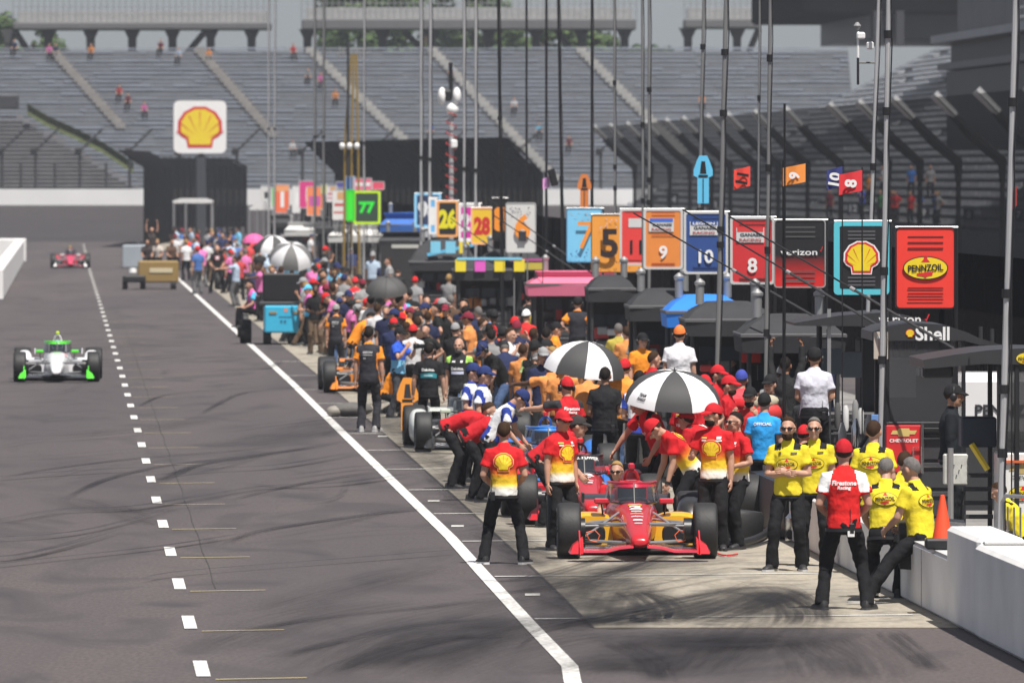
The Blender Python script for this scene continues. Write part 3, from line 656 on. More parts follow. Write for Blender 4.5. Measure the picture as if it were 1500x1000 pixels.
# ---- number boards ------------------------------------------------------
def board(px0, px1, y0, y1, s, col, lab, layers=(), frame=None, slots=None, inner=None, fw=3.0, post=1, group='number boards above the pit stands', z0=0.0):
    cx, d = (px0 + px1) / 2, F / s; w, h = (px1 - px0) / s, (y1 - y0) / s
    zc = CH - ((y0 + y1) / 2 - HY) / s
    t = thing('pit_board', lab, 'pit board', ((cx - CX) / s, d, zc), TRZ * .3, group)
    MB().prism(rrect(w, h, .05), -.02, .02).build('panel', plain(col, 'board panel', .5), t)
    f = MB(); o = rrect(w + .012, h + .012, .055); i_ = rrect(w - 2 * fw / s, h - 2 * fw / s, .04); n = len(o)
    f.rings([[V((x, y, z)) for x, z in ring] for ring, y in ((o, .03), (o, -.03), (i_, -.03), (i_, .03))] , cap=False); f.build('frame', plain(frame or (.55, .55, .55), 'board frame', .4), t)
    L = []
    if inner: L.append((poly2d(rrect(w - 2 * inner[1] / s, h - 2 * inner[1] / s, .02)), inner[0]))
    if slots:
        for zz in slots[0]: L.append((rect2d(slots[1] * w, .022, (0, zz * h)), slots[2] if len(slots) > 2 else BLACK))
    for q in layers: L += q(w, h)
    if L: flat_layers(L, t, -.023)
    if post:
        x = w / 2 + .02 if post == 1 else 0
        MB().tube([(x, .06, -zc), (x, .06, h / 2)], .022, 8).build('post', M['black'], t)
        if post == 1: MB().tube([(-w / 2, .04, h / 2), (w / 2 + .04, .04, h / 2)], .016, 6).build('top_rail', M['metal'], t)
        else:
            for xx in (-w * .22, w * .22): MB().tube([(xx, .05, -zc), (xx, .05, 0)], .018, 6).build('post', M['metal'], t)
    return t
tx = lambda s, hh, c, x=0, z=0, ww=None, bold=.03, shear=0, rot=0: (lambda w, h: [(text2d(s, ww * w if ww else None, hh * h, (x * w, z * h), bold, shear, rot), c)])
rc = lambda ww, hh, c, x=0, z=0: (lambda w, h: [(rect2d(ww * w, hh * h, (x * w, z * h)), c)])
board(1312, 1399, 333, 452, 117, (.80, .045, .03), 'bright red board with a yellow oval reading PENNZOIL', [lambda w, h: penn_layers(w * .76, (0, 0), .52)], frame=BLACK, slots=((.38, .31, .24, -.25, -.32, -.39), .6, (.18, .01, .01)), fw=1.5)
board(1222, 1302, 324, 431, 107, (.10, .52, .62), 'cyan framed black board with the red and yellow scallop', [lambda w, h: shell_layers(w * .56, (0, 0), WHITE)], frame=(.10, .52, .62), inner=((.015, .015, .017), 8), slots=((.36, .31, .26, -.27, -.32, -.37), .5, (.10, .10, .11)), fw=7)
t = board(1134, 1209, 322, 421, 100, (.02, .02, .022), 'black board fading to red below with white verizon lettering', [tx('verizon', .085, WHITE, -.02, .02, .72, .012), lambda w, h: [(poly2d([(w * (.38 + x), h * (.03 + z)) for x, z in ((0, .02), (.018, .02), (.03, -.01), (.075, .075), (.06, .075), (.03, .02))]), RED)]], frame=(.3, .3, .3), slots=((.39, .32, .25, -.27, -.33, -.40), .6, (.09, .09, .09)), fw=1.2)
m = bpy.data.materials.new('black to red print'); m.use_nodes = True; n = m.node_tree.nodes; l = m.node_tree.links; tc = n.new('ShaderNodeTexCoord'); sp = n.new('ShaderNodeSeparateXYZ'); cr = n.new('ShaderNodeValToRGB')
l.new(tc.outputs['Generated'], sp.inputs[0]); l.new(sp.outputs[2], cr.inputs[0]); l.new(cr.outputs[0], n['Principled BSDF'].inputs[0])
cr.color_ramp.elements[0].position = .12; cr.color_ramp.elements[0].color = (.62, .02, .02, 1); cr.color_ramp.elements[1].position = .48; cr.color_ramp.elements[1].color = (.014, .014, .016, 1)
[o for o in t.children if o.name.startswith('panel')][0].data.materials[0] = m
def ganassi(c1, num, numc=WHITE, band=(.6, .6, .6), top=None):
    return [rc(.64, .22, band, -.05, .23), rc(.60, .06, c1, -.05, .31), tx('GANASSI', .05, (.03, .03, .05), -.03, .235, .5), tx('RACING', .04, (.35, .03, .03), -.05, .16, .5)] + ([tx(top, .045, WHITE, -.05, .31, .5)] if top else []) + [tx(num, .22, numc, 0, -.22, None, .025)]
SL = ((.44, .39, -.42, -.46), .6, (.22, .03, .03))
board(1070, 1134, 318, 416, 89, (.58, .03, .035), 'red board with a white number 8', ganassi((.62, .05, .05), '8'), slots=SL)
board(1002, 1066, 310, 401, 83, (.025, .07, .25), 'navy blue board with a white number 10', ganassi((.03, .08, .3), '10', top='LEGION'), slots=((.44, .39, -.40, -.45), .6, (.02, .04, .14)))
board(943, 1000, 306, 394, 77, (.72, .24, .05), 'orange board with a white number 9 under a blue and white panel', ganassi((.05, .15, .6), '9'), slots=((.44, .39, -.41, -.45, .06), .6, (.5, .1, .03)))
board(908, 950, 306, 388, 71, (.72, .05, .045), 'red board with a black number 11 half hidden by the orange nine board', [rc(.6, .16, (.6, .6, .6), .1, .25), tx('11', .24, BLACK, .06, -.18, None, .02)], slots=((.44, -.42), .6, (.3, .03, .02)))
spots = lambda c, zz, n, seed: (lambda w, h: [((disc2d(.03, .03, (random.Random(seed + k).uniform(-.42, .42) * w, (zz + random.Random(seed + k + 99).uniform(-.08, .08)) * h), 6)), c) for k in range(n)])
board(866, 944, 314, 399, 70, (.80, .33, .05), 'orange speckled board with a large black number 5', [spots((.6, .5, .6), .34, 16, 1), spots((.2, .08, .03), -.38, 16, 5), tx('5', .5, (.03, .02, .02), -.16, 0)], frame=(.15, .08, .03), fw=1.2)
board(830, 882, 305, 384, 67, (.20, .55, .82), 'light blue speckled board with an orange number 7', [spots((.5, .4, .35), .4, 10, 31), spots((.05, .1, .3), -.34, 16, 45), tx('7', .5, ORG, .05, 0, None, 0)], frame=(.1, .25, .4), fw=1.2)
board(741, 785, 297, 370, 60, (.62, .62, .61), 'white speckled board with an orange arch shaped number 6', [spots((.05, .05, .08), .33, 22, 71), tx('6', .5, ORG, .05, .02, None, .03), rc(.25, .2, (.03, .03, .04), .05, -.17)], frame=(.4, .4, .4), post=2, fw=1.2)
board(721, 742, 290, 352, 58, (.015, .015, .015), 'black board with an orange number behind the white six board', [tx('8', .6, ORG, .1, 0, None, .06)], frame=BLACK)
board(690, 722, 304, 358, 56, (.78, .50, .03), 'yellow board with a red number 28 edged in pink', [tx('28', .5, (.55, .03, .03), 0, 0, .75, .06)], frame=(.85, .45, .3), fw=2)
board(672, 704, 298, 354, 54, (.80, .80, .82), 'white and magenta board with a white number 2', [rc(.8, .8, (.62, .03, .36)), tx('29', .5, WHITE, 0, 0, .8, .05)], frame=WHITE, fw=3)
board(640, 671, 294, 347, 51, (.75, .33, .05), 'orange edged black board with a yellow number 26', [tx('26', .55, (.75, .68, .02), 0, 0, .82, .06)], inner=((.02, .02, .02), 3.5), frame=(.85, .4, .15), fw=3)
board(628, 640, 290, 343, 49, (.15, .45, .8), 'narrow blue and white board tucked behind the yellow 26 board', [rc(.5, .5, WHITE)], frame=WHITE)
board(607, 646, 283, 333, 47, (.12, .42, .72), 'pale blue edged navy board with a white number 9', [tx('98', .55, (.7, .72, .75), 0, 0, .75, .05)], inner=((.03, .05, .12), 4), frame=(.3, .6, .85), fw=3)
board(518, 557, 280, 328, 39, (.03, .06, .04), 'green and yellow framed dark board with a bright green number 77', [tx('77', .36, (.03, .8, .05), 0, 0, .6, .05)], frame=(.55, .85, .02), fw=3, post=2)
board(507, 520, 278, 324, 39.5, (.04, .75, .03), 'plain bright green board beside the green 77 board', frame=(.05, .6, .03), post=2)
for a in ((506, 520, 258, 281, 35, (.06, .3, .8), 'small blue board above the green board'), (518, 545, 261, 279, 35, (.75, .15, .25), 'small pink banner board above the green 77 board'), (545, 563, 266, 278, 36, (.75, .08, .15), 'small red board at the right of the pink banner'), (487, 507, 278, 322, 36, (.70, .68, .66), 'white board with red script left of the green boards'), (478, 494, 272, 296, 33, (.68, .62, .66), 'small white and pink board behind the white script board'),
          (449, 473, 273, 316, 31, (.85, .25, .10), 'orange board with a magenta centre among the far boards'), (438, 463, 265, 305, 30, (.65, .04, .22), 'crimson and white board left of the orange one'), (428, 440, 272, 312, 29.5, (.70, .70, .70), 'white board left of the crimson board'), (403, 424, 270, 312, 28, (.80, .15, .06), 'orange red board with a white numeral among the far boards'), (398, 405, 274, 302, 27.5, (.1, .55, .05), 'thin green board at the left end of the far boards'), (382, 397, 272, 295, 27, (.6, .6, .6), 'white and black board leftmost of the far boards'), (470, 480, 270, 284, 31, (.6, .65, .05), 'small lime board above the orange board'), (492, 508, 266, 276, 33, (.08, .08, .3), 'small navy banner among the far boards')):
    L = []
    if a[6].startswith('orange board'): L = [rc(.7, .34, (.55, .1, .35))]
    if 'crimson' in a[6]: L = [rc(.4, .5, WHITE, .1, 0)]
    if 'numeral' in a[6]: L = [tx('1', .6, WHITE), rc(.9, .2, (.8, .35, .15), 0, .35)]
    if 'black board' in a[6] and 'white' in a[6]: L = [rc(.5, .4, DARK, .1, -.1)]
    if 'script' in a[6]: L = [rc(.7, .10, (.5, .1, .1), 0, 0), rc(.5, .25, (.6, .35, .15), .1, .3), rc(.8, .05, (.6, .1, .1), 0, -.25)]
    if 'pink banner board' in a[6]: L = [rc(.8, .3, WHITE)]
    board(*a[:5], a[5], a[6], L, post=2, fw=.8)
# flags and nose shaped signs on thin poles, arm flags
def flag(px0, px1, y0, y1, s, col, lab, n=None, nc=WHITE, rot=0, pole='r'):
    p = W((px0 + px1) / 2, (y0 + y1) / 2, F / s); w, h = (px1 - px0) / s, (y1 - y0) / s
    t = thing('pit_flag', lab, 'flag', p, 0, 'flags hung over the pit stands')
    MB().rings([[V((-w / 2 + w * i / 6, .02 * math.sin(i * 1.3) - .01 + k, z * h / 2 + .01 * i)) for z, k in ((-1, 0), (1, 0), (1, .012), (-1, .012))] for i in range(7)]).build('cloth', plain(col, 'flag cloth', .8), t)
    if n: flat_layers([(text2d(n, None, h * .6, (0, .02), .04, 0, R(rot)), nc)], t, -.045)
    x = {'r': w / 2, 'l': -w / 2, 0: None}[pole]
    if x is not None: MB().tube([(x, .02, -p.z), (x, .02, h / 2 + .1)], .010, 6).build('pole', M['black'], t)
flag(1075, 1099, 249, 278, 93, (.75, .06, .04), 'small red flag with a black sideways 11 above the red eight board', '11', BLACK, 80, 0); flag(1147, 1180, 246, 273, 108, (.78, .27, .05), 'small orange flag with a white sideways 9', '9', WHITE, 85, 'l')
flag(1211, 1234, 250, 279, 112, (.03, .04, .18), 'small navy flag with a white sideways 10', '10', WHITE, 80); flag(1229, 1263, 256, 286, 114, (.65, .03, .04), 'small red flag with a white sideways 8 beside the navy flag', '8', WHITE, 85); flag(1482, 1490, 280, 308, 125, (.3, .03, .03), 'narrow red and black flag at the right edge', None, WHITE, 0, 'l')
flag(795, 805, 262, 278, 66, (.7, .35, .65), 'small pink card hanging beside the black loudspeaker', None, WHITE, 0, 'l')
def nose_sign(px, y0, y1, s, col, lab, base=None, loc=None, held=False):
    h = (y1 - y0) / s; p = W(px, y1, F / s); t = thing('nose_shaped_sign', lab, 'sign', p, 0, None)
    P = [(-.12, 0), (.12, 0), (.12, .54), (.2, .58), (.2, .70), (.13, .90), (.08, 1), (-.08, 1), (-.13, .9), (-.2, .7), (-.2, .58), (-.12, .54)]
    MB().prism([(x * h, z * h) for x, z in P], -.02, .02).build('board', plain(col, 'sign panel', .5), t)
    flat_layers([(poly2d([(-.07 * h, .62 * h), (.07 * h, .62 * h), (.04 * h, .88 * h), (-.04 * h, .88 * h)]), BLACK if not held else DARK), (rect2d(.2 * h, .05 * h, (0, .57 * h)), BLACK), (rect2d(.02 * h, .5 * h, (0, .27 * h)) if not held else rect2d(.03 * h, .02 * h, (0, .34 * h)), BLACK)] + ([(rect2d(.07 * h, .02 * h, (0, (.30 + .05 * k) * h)), BLACK) for k in range(3)] if held else []), t, -.024)
    if not held: MB().tube([(0, .05, -p.z), (0, .05, h)], .014, 6).build('pole', M['black'], t)
nose_sign(1030, 228, 298, 82, (.12, .52, .80), 'cyan car nose shaped sign high above the navy ten board'); nose_sign(856, 255, 306, 64, (.62, .20, .05), 'orange striped car nose shaped sign above the blue seven board')
nose_sign(597, 553, 631, 84, (.85, .32, .04), 'orange car nose shaped pit sign held near the ground by a dark shirted man', held=True)
def boom(a, b, s, flagc, lab):
    A, B = W(a[0], a[1], F / s), W(b[0], b[1], F / s * .985); t = thing('boom_arm', lab, 'boom', B, 0, 'long booms slanting down to the pit stands'); A = A - B
    MB().tube([A, A * .45], .012, 6).build('thin_rod', M['black'], t); MB().tube([A * .45, V((0, 0, 0))], .018, 6).build('thick_rod', M['dark'], t); MB().tube([A * .44, A * .46], .026, 8).build('joint', M['metal'], t)
    if flagc:
        f = 24 / s; MB().rings([[A + V((x * f - f * .3, y, -z * f)) for y in (0, .01)] for x, z in ((-.5, .25), (-.45, 1.1), (.42, .95), (.5, .05))], cap=True).build('flag', plain(flagc, 'boom flag', .8), t)
    MB().tube([V((0, 0, 0)), V((0, 0, -B.z))], .03, 8).build('stand_post', M['black'], t)
boom((928, 312), (1199, 467), 100, (.02, .02, .02), 'boom with a black flag at its tip, lowest of the three'); boom((1000, 307), (1284, 475), 108, (.2, .55, .58), 'boom with a pale cyan flag at its tip, middle of the three'); boom((1070, 318), (1398, 511), 116, (.72, .07, .05), 'boom with an orange red flag at its tip, highest of the three')
boom((716, 292), (892, 418), 66, None, 'thin boom crossing the orange and white boards, upper one'); boom((724, 316), (866, 412), 64, None, 'thin boom crossing the orange and white boards, lower one'); boom((660, 320), (745, 380), 58, None, 'short thin boom crossing the yellow and pink boards')
# ---- team stands --------------------------------------------------------
def roof(t, w, dp, z, h, m, top=.45, val=.25, y0=0, name='canopy'):
    r = [[V((x * w / 2 * a, y0 + dp / 2 + y * dp / 2 * a, zz)) for x, y in ((-1, -1), (0, -1.02), (1, -1), (1.01, 0), (1, 1), (0, 1), (-1, 1), (-1.01, 0))] for a, zz in ((.97, z - val), (1, z), (.75, z + h * .6), (top, z + h), (.02, z + h * 1.05))]
    MB().rings(r).build(name, m, t, 20)
    MB().rings([[V((x * w / 2 * a, y0 + dp / 2 + y * dp / 2 * a, zz)) for x, y in ((-1, -1), (1, -1), (1, 1), (-1, 1))] for a, zz in ((1.012, z - .02), (1.012, z + .02), (.99, z + .035), (.99, z - .03))], cap=False).build('hem', mat('canopy hem', (.09, .09, .095), .8), t)
def cart(t, w, h, dp, m, y0=.3, shelves=4, x=0, rnd=None):
    MB().box((x, y0 + dp / 2, h / 2 + .08), (w, dp, h), ch=.03).build('tool_cabinet', m, t)
    q = MB()
    for k in range(shelves): q.box((x, y0 - .008, .2 + (h - .2) * (k + .5) / shelves), (w * .86, .02, (h - .2) / shelves * .86), ch=.006)
    q.build('drawer_fronts', plain((.05, .05, .055), 'drawer black', .3), t)
    q = MB()
    for k in range(shelves): q.box((x, y0 - .03, .2 + (h - .2) * (k + .8) / shelves), (w * .7, .02, .018))
    q.build('drawer_pulls', M['chrome'], t)
    for sx in (-.4, .4): MB().lathe((x + sx * w, y0 + dp / 2, .09), (1, 0, 0), [(.05, -.03), (.09, -.03), (.09, .03), (.05, .03)], 12).build('wheel', M['rubber'], t)
def team_stand(px0, px1, ytop, yhem, s, m, lab, dp=2.6, top=.45, extra=None):
    d = F / s; cx = (px0 + px1) / 2; w = (px1 - px0) / s
    zh = CH - (yhem - HY) / s; zt = CH - (ytop - HY) / s
    t = thing('team_stand', lab, 'pit stand', ((cx - CX) / s, d, 0), TRZ * .5, 'covered team stands along the pit wall')
    roof(t, w, dp, zh, zt - zh, m, top)
    for x in (-.42, .42):
        for y in (.2, dp - .2): MB().tube([(x * w, y, 0), (x * w, y, zh + .05)], .035, 8).build('leg', M['dark'], t)
    cart(t, w * .62, 1.15, .8, plain((.022, .022, .025), 'cabinet black', .4), y0=.35)
    r2 = random.Random(int(px0))
    for k in range(3):
        x = (-.22 + .22 * k) * w; MB().box((x, .6, 1.62), (.34, .05, .24), ch=.01).build('screen', plain((.02, .025, .035), 'screen', .15), t); MB().tube([(x, .63, 1.2), (x, .63, 1.6)], .02, 6).build('screen_stalk', M['dark'], t)
    for k in range(4): MB().box((r2.uniform(-.36, .36) * w, r2.uniform(.3, 1), 1.33 + r2.uniform(0, .1)), (r2.uniform(.1, .3), .2, r2.uniform(.1, .3)), ch=.02).build('equipment_box', plain(r2.choice([(.5, .5, .5), (.3, .3, .3), (.05, .05, .05), (.4, .03, .03)]), 'equipment'), t)
    MB().box((0, dp - .1, 1.5), (w * .8, .05, 1.6)).build('back_cloth', mat('dark backing cloth', (.02, .02, .022), .9), t)
    for k in range(2):
        x = (-.3 + .6 * k) * w; MB().lathe((x, dp * .6, zt - .05), (0, 0, 1), [(.07, 0), (.07, .3), (.09, .32), (.09, .36), (.02, .42)], 14).build('vent_pipe', M['metal'], t)
    return t, w, zh, zt
FAB = M['fabric']
team_stand(1086, 1240, 462, 492, 101, FAB, 'faceted black canopy stand behind the man raising his arms'); team_stand(1004, 1140, 443, 470, 91, FAB, 'black canopy stand with steel vents below the red eight board'); team_stand(922, 1030, 424, 450, 83, FAB, 'black canopy stand below the orange nine board')
team_stand(976, 1096, 433, 458, 87, plain((.02, .20, .72), 'blue canopy', .7), 'bright blue canopy squeezed between two black canopies')
team_stand(772, 920, 398, 417, 66, plain((.68, .16, .27), 'pink canopy', .7), 'wide pink canopy stand under the orange five board', top=.8); team_stand(862, 932, 404, 424, 74, FAB, 'black canopy stand right of the pink canopy')
t, w, zh, zt = team_stand(664, 770, 380, 396, 60, FAB, 'black canopy hung with yellow and magenta pennants')
for k, c in enumerate(((.78, .62, .03), (.7, .1, .5), (.78, .62, .03), (.78, .62, .03))): MB().box((-.4 * w + k * w * .27, -.05, zh + .12), (.26, .02, .30), ch=.004).build('pennant', plain(c, 'pennant'), t)
MB().box((0, -.06, zt + .02), (w * .9, .03, .06)).build('coloured_edge', plain((.2, .55, .75), 'cyan edge'), t)
t, w, zh, zt = team_stand(600, 700, 352, 384, 52, FAB, 'large sloping dark canopy with cyan trim below the 26 board')
MB().box((.1 * w, -.05, zh + .35), (w * .7, .03, .09), 0, Matrix.Rotation(R(-12), 3, 'Y')).build('coloured_edge', plain((.1, .45, .7), 'cyan edge'), t)
for x in (-.12, .1, .3): MB().box((x * w, -.06, zh + .42), (.28, .02, .34)).build('pennant', plain((.2, .55, .75) if x < .25 else (.78, .62, .03), 'pennant'), t)
t, w, zh, zt = team_stand(700, 800, 366, 384, 58, FAB, 'dark canopy edged in yellow and magenta behind the white six board')
MB().box((0, -.05, zh - .1), (w * .95, .03, .18)).build('coloured_edge', plain((.50, .40, .06), 'yellow edge'), t); MB().box((0, -.05, zh + .06), (w * .95, .03, .07)).build('coloured_edge', plain((.42, .08, .25), 'magenta edge'), t)
team_stand(556, 640, 312, 330, 42, plain((.03, .13, .45), 'blue canopy', .7), 'blue canopy with white top right of the green board', top=.85); t, w, zh, zt = team_stand(556, 622, 340, 352, 44, FAB, 'black covered stand with pale lettering band under the blue canopy', top=.9)
MB().box((0, -.02, 1.2), (w * .95, .04, 1.9)).build('side_curtain', mat('black curtain', (.02, .02, .022), .85), t); MB().box((.1, -.05, zh - .2), (w * .6, .02, .12)).build('lettering_band', plain((.45, .45, .42), 'pale band'), t)
team_stand(480, 562, 330, 346, 36, plain((.62, .62, .60), 'white canopy', .8), 'white canopy stand below the green board', top=.8); team_stand(416, 470, 326, 338, 31, plain((.6, .6, .58), 'white canopy', .8), 'small white canopy below the far crimson board', top=.8); team_stand(462, 510, 318, 334, 33, FAB, 'dark canopy between two far white canopies')
team_stand(392, 430, 316, 326, 29, FAB, 'small dark canopy under the leftmost far boards', top=.8); team_stand(620, 668, 322, 336, 46, plain((.55, .57, .6), 'white canopy', .8), 'white canopy edge under the pale blue nine board', top=.8)
# three nearest stands, built to their own outline
def near_stand(s, px, lab):
    t = thing('team_stand', lab, 'pit stand', ((px - CX) / s, F / s, 0), TRZ * .5, 'covered team stands along the pit wall')
    return t, (lambda x: (x - px) / s), (lambda y: CH - (y - HY) / s)
CAN = mat('stiff black canopy', (.028, .028, .031), .5, 0, .25, 3)
t, X, Z = near_stand(105, 1300, 'black curved canopy stand with verizon lettering on its roof edge')
MB().prism([(X(x), Z(y)) for x, y in ((1163, 473), (1230, 462), (1300, 457), (1345, 466), (1400, 484), (1470, 506), (1470, 512), (1400, 494), (1340, 480), (1300, 478), (1165, 477))], 0, 2.6).build('canopy', CAN, t, 20)
flat_layers([(text2d('verizon', 62 / 105, None, (X(1318), Z(468)), .012), WHITE), (poly2d([(X(1352), Z(468)), (X(1355), Z(468)), (X(1357), Z(471)), (X(1362), Z(460)), (X(1360), Z(460)), (X(1357), Z(467))]), RED)], t)
for x in (1215, 1300, 1345, 1455):
    for y in (.2, 2.4): MB().tube([(X(x), y, 0), (X(x), y, Z(482))], .03, 8).build('leg', M['dark'], t)
cart(t, 1.3, 1.1, .8, plain((.03, .03, .033), 'cabinet black', .4), .4, 5, X(1240)); MB().box((X(1290), 1.2, Z(560)), (.5, 1.2, 1.2), ch=.03).build('side_cabinet', M['dark'], t)
for x, y in ((1222, 530), (1250, 535)): MB().box((X(x), .5, Z(y)), (.3, .05, .36), ch=.01).build('screen', plain((.10, .13, .15), 'screen', .15), t)
for x, y, c in ((1205, 590, .4), (1228, 596, .1), (1240, 600, .6), (1254, 592, .25), (1262, 604, .5)): MB().lathe((X(x), .2, Z(y) - .3), (0, 0, 1), [(.03, 0), (.045, .05), (.045, .3), (.02, .36)], 10).build('bottle', plain((c, c, c), 'equipment', .3), t)
MB().box((X(1215), .1, Z(505) - .1), (.05, .05, 1.2)).build('strut', M['metal'], t); MB().tube([(X(1300), -.02, Z(620)), (X(1300), -.02, Z(690))], .03, 8).build('gas_bottle', M['chrome'], t)
t, X, Z = near_stand(117, 1345, 'black canopy stand with Shell lettering, clear screens and a red tool cabinet')
MB().prism([(X(x), Z(y)) for x, y in ((1278, 486), (1294, 479), (1332, 473), (1385, 476), (1418, 487), (1440, 498), (1440, 506), (1412, 499), (1278, 499))], 0, 2.4).build('canopy', CAN, t, 20)
flat_layers([(text2d('Shell', 50 / 117, None, (X(1366), Z(488.5)), .025), WHITE)] + shell_layers(12 / 117, (X(1333), Z(488))), t)
q = MB().box((X(1290), -.03, Z(506)), (.18, .02, .34), ch=.005); q.build('poster', plain((.48, .42, .36), 'poster paper'), t); flat_layers([(rect2d(.07, .22, (X(1291), Z(507))), (.35, .12, .08)), (rect2d(.10, .03, (X(1290), Z(494))), WHITE)], t, -.045)
MB().box((X(1356), .05, Z(560)), (112 / 117, .01, 120 / 117)).build('clear_screen', M['clear'], t); MB().box((X(1410), 1.2, Z(560)), (.01, 2.2, 1.0)).build('clear_screen', M['clear'], t)
for x in (1300, 1412):
    for y in (.05, 2.2): MB().box((X(x), y, Z(499) / 2), (.05, .05, Z(499)), ch=.008).build('leg', M['black'], t)
MB().box((X(1356), .06, Z(622)), (1.0, .08, .07), ch=.01).build('counter', M['black'], t); cart(t, 1.0, Z(628) - .05, .8, plain((.025, .025, .028), 'cabinet black', .4), .15, 3, X(1358))
MB().box((X(1325), .08, Z(657)), (.47, .14, .6), ch=.015).build('red_door', paint((.62, .025, .03), 'red cabinet paint'), t); MB().box((X(1351), .0, Z(657)), (.035, .05, .62)).build('bright_edge', M['chrome'], t)
flat_layers([(bowtie2d(.33, (X(1324), Z(633))), (.62, .46, .16)), (text2d('CHEVROLET', .36, .042, (X(1324), Z(645)), .03), WHITE)], t, .004)
MB().tube([(X(1338), -.02, Z(690)), (X(1338), -.02, Z(655)), (X(1350), -.02, Z(655)), (X(1350), -.02, Z(690))], .012, 6).build('handle_frame', M['chrome'], t); MB().box((X(1285), .02, Z(628)), (.15, .02, .36), ch=.006).build('blue_panel', plain((.12, .25, .55), 'blue print'), t)
MB().box((X(1360), 1.4, Z(600)), (.9, .05, .8)).build('screen_bank', M['dark'], t); MB().box((X(1325), .9, Z(555)), (.4, .04, .5)).build('screen', plain((.16, .17, .18), 'screen', .15), t)
t, X, Z = near_stand(124, 1460, 'black canopy stand over a white tool cabinet at the right edge')
MB().prism([(X(x), Z(y)) for x, y in ((1352, 527), (1400, 519), (1445, 513), (1500, 510), (1580, 512), (1580, 536), (1500, 534), (1440, 533), (1380, 538), (1354, 540))], 0, 2.6).build('canopy', CAN, t, 20)
flat_layers(penn_layers(.24, (X(1503), Z(525)), .6), t); MB().box((X(1375), .3, Z(545)), (.36, .3, .14), ch=.02).build('roof_box', M['black'], t)
for x in (1470, 1490):
    for y in (.05, 2.2): MB().box((X(x), y, Z(535) / 2), (.055, .055, Z(535)), ch=.008).build('leg', M['black'], t)
MB().box((X(1516), .08, Z(600)), (.76, .012, 1.05)).build('clear_screen', mat('smoked sheet', (.03, .03, .033), .15, 0, .2, 2, alpha=.72), t); MB().box((X(1465), .1, Z(598)), (.06, .05, 1.0)).build('frame_post', M['black'], t)
MB().box((X(1516), .4, Z(760) / 2 + .35), (.86, .7, .95 + .35), ch=.02).build('white_cabinet', plain((.72, .72, .70), 'cabinet white', .35), t); MB().box((X(1468), .02, Z(715)), (.07, .06, .95)).build('bright_edge', M['chrome'], t); MB().box((X(1516), .03, Z(676)), (.8, .03, .03)).build('orange_stripe', plain((.6, .12, .03), 'orange stripe'), t)
flat_layers([(bowtie2d(.40, (X(1503), Z(686))), (.45, .34, .14)), (text2d('CHEVROLET', .38, .045, (X(1505), Z(699)), .02), DARK)] + penn_layers(.34, (X(1499), Z(723)), .52), t, .045)
MB().box((X(1440), .9, Z(635)), (.42, .5, .36), ch=.02).build('navy_shelf', plain((.02, .03, .05), 'navy shelf'), t)
for a, b2 in (((1428, 652), (1452, 690)),): MB().tube([(X(a[0]), .6, Z(a[1])), (X(b2[0]), .6, Z(b2[1]))], .04, 6).build('yellow_strut', paint((.75, .55, .02), 'yellow paint'), t)
q = MB()
for k in range(6): q.box((X(1440), .5 + .12 * k, .12 + .16 * k), (.34, .14, .05))
q.build('steps', M['dark'], t)
t = thing('support_truck', 'white vehicle side with black PENNZOIL lettering behind the dark suited man', 'truck', W(1450, 590, 128)); MB().box((0, .6, -.05), (1.6, 1.2, .9), ch=.12).build('body', paint((.74, .74, .75), 'white truck paint'), t); flat_layers([(text2d('PENNZOIL', 1.0, .16, (.30, -.10), .03), (.03, .03, .035))], t, -.012)
MB().box((.0, .55, -1.2), (1.4, 1.0, 1.4), ch=.05).build('chassis', M['dark'], t)
fence_run('low black net fence added to darken the ground behind all the team stands', [T(14.2, d) for d in range(100, 600, 14)], (0, 0, .25), 3.0, mesh='dense', r=.05).name = 'added_dark_net'  # net added to cover the bright ground and keep this region dark
t = thing('pit_equipment', 'dark gearbox stand with bright bottles right of the stout white shirted man', 'equipment', T(10.2, 122)); MB().box((0, .3, .5), (.9, .6, 1.0), ch=.03).build('cabinet', M['black'], t)
for k in range(5): MB().lathe((-.36 + .17 * k, .1, 1.0), (0, 0, 1), [(.04, 0), (.055, .04), (.055, .22 + .05 * (k % 3)), (.02, .34 + .05 * (k % 3))], 10).build('bottle', M['chrome'] if k % 2 else plain((.4, .4, .4), 'equipment'), t)
MB().tube([(-.4, 0, .6), (0, -.1, 1.25), (.45, 0, .9)], .03, 8).build('hose', M['black'], t); MB().box((.2, -.02, .6), (.3, .03, .2), ch=.01).build('label_panel', plain((.5, .5, .5), 'grey panel'), t)
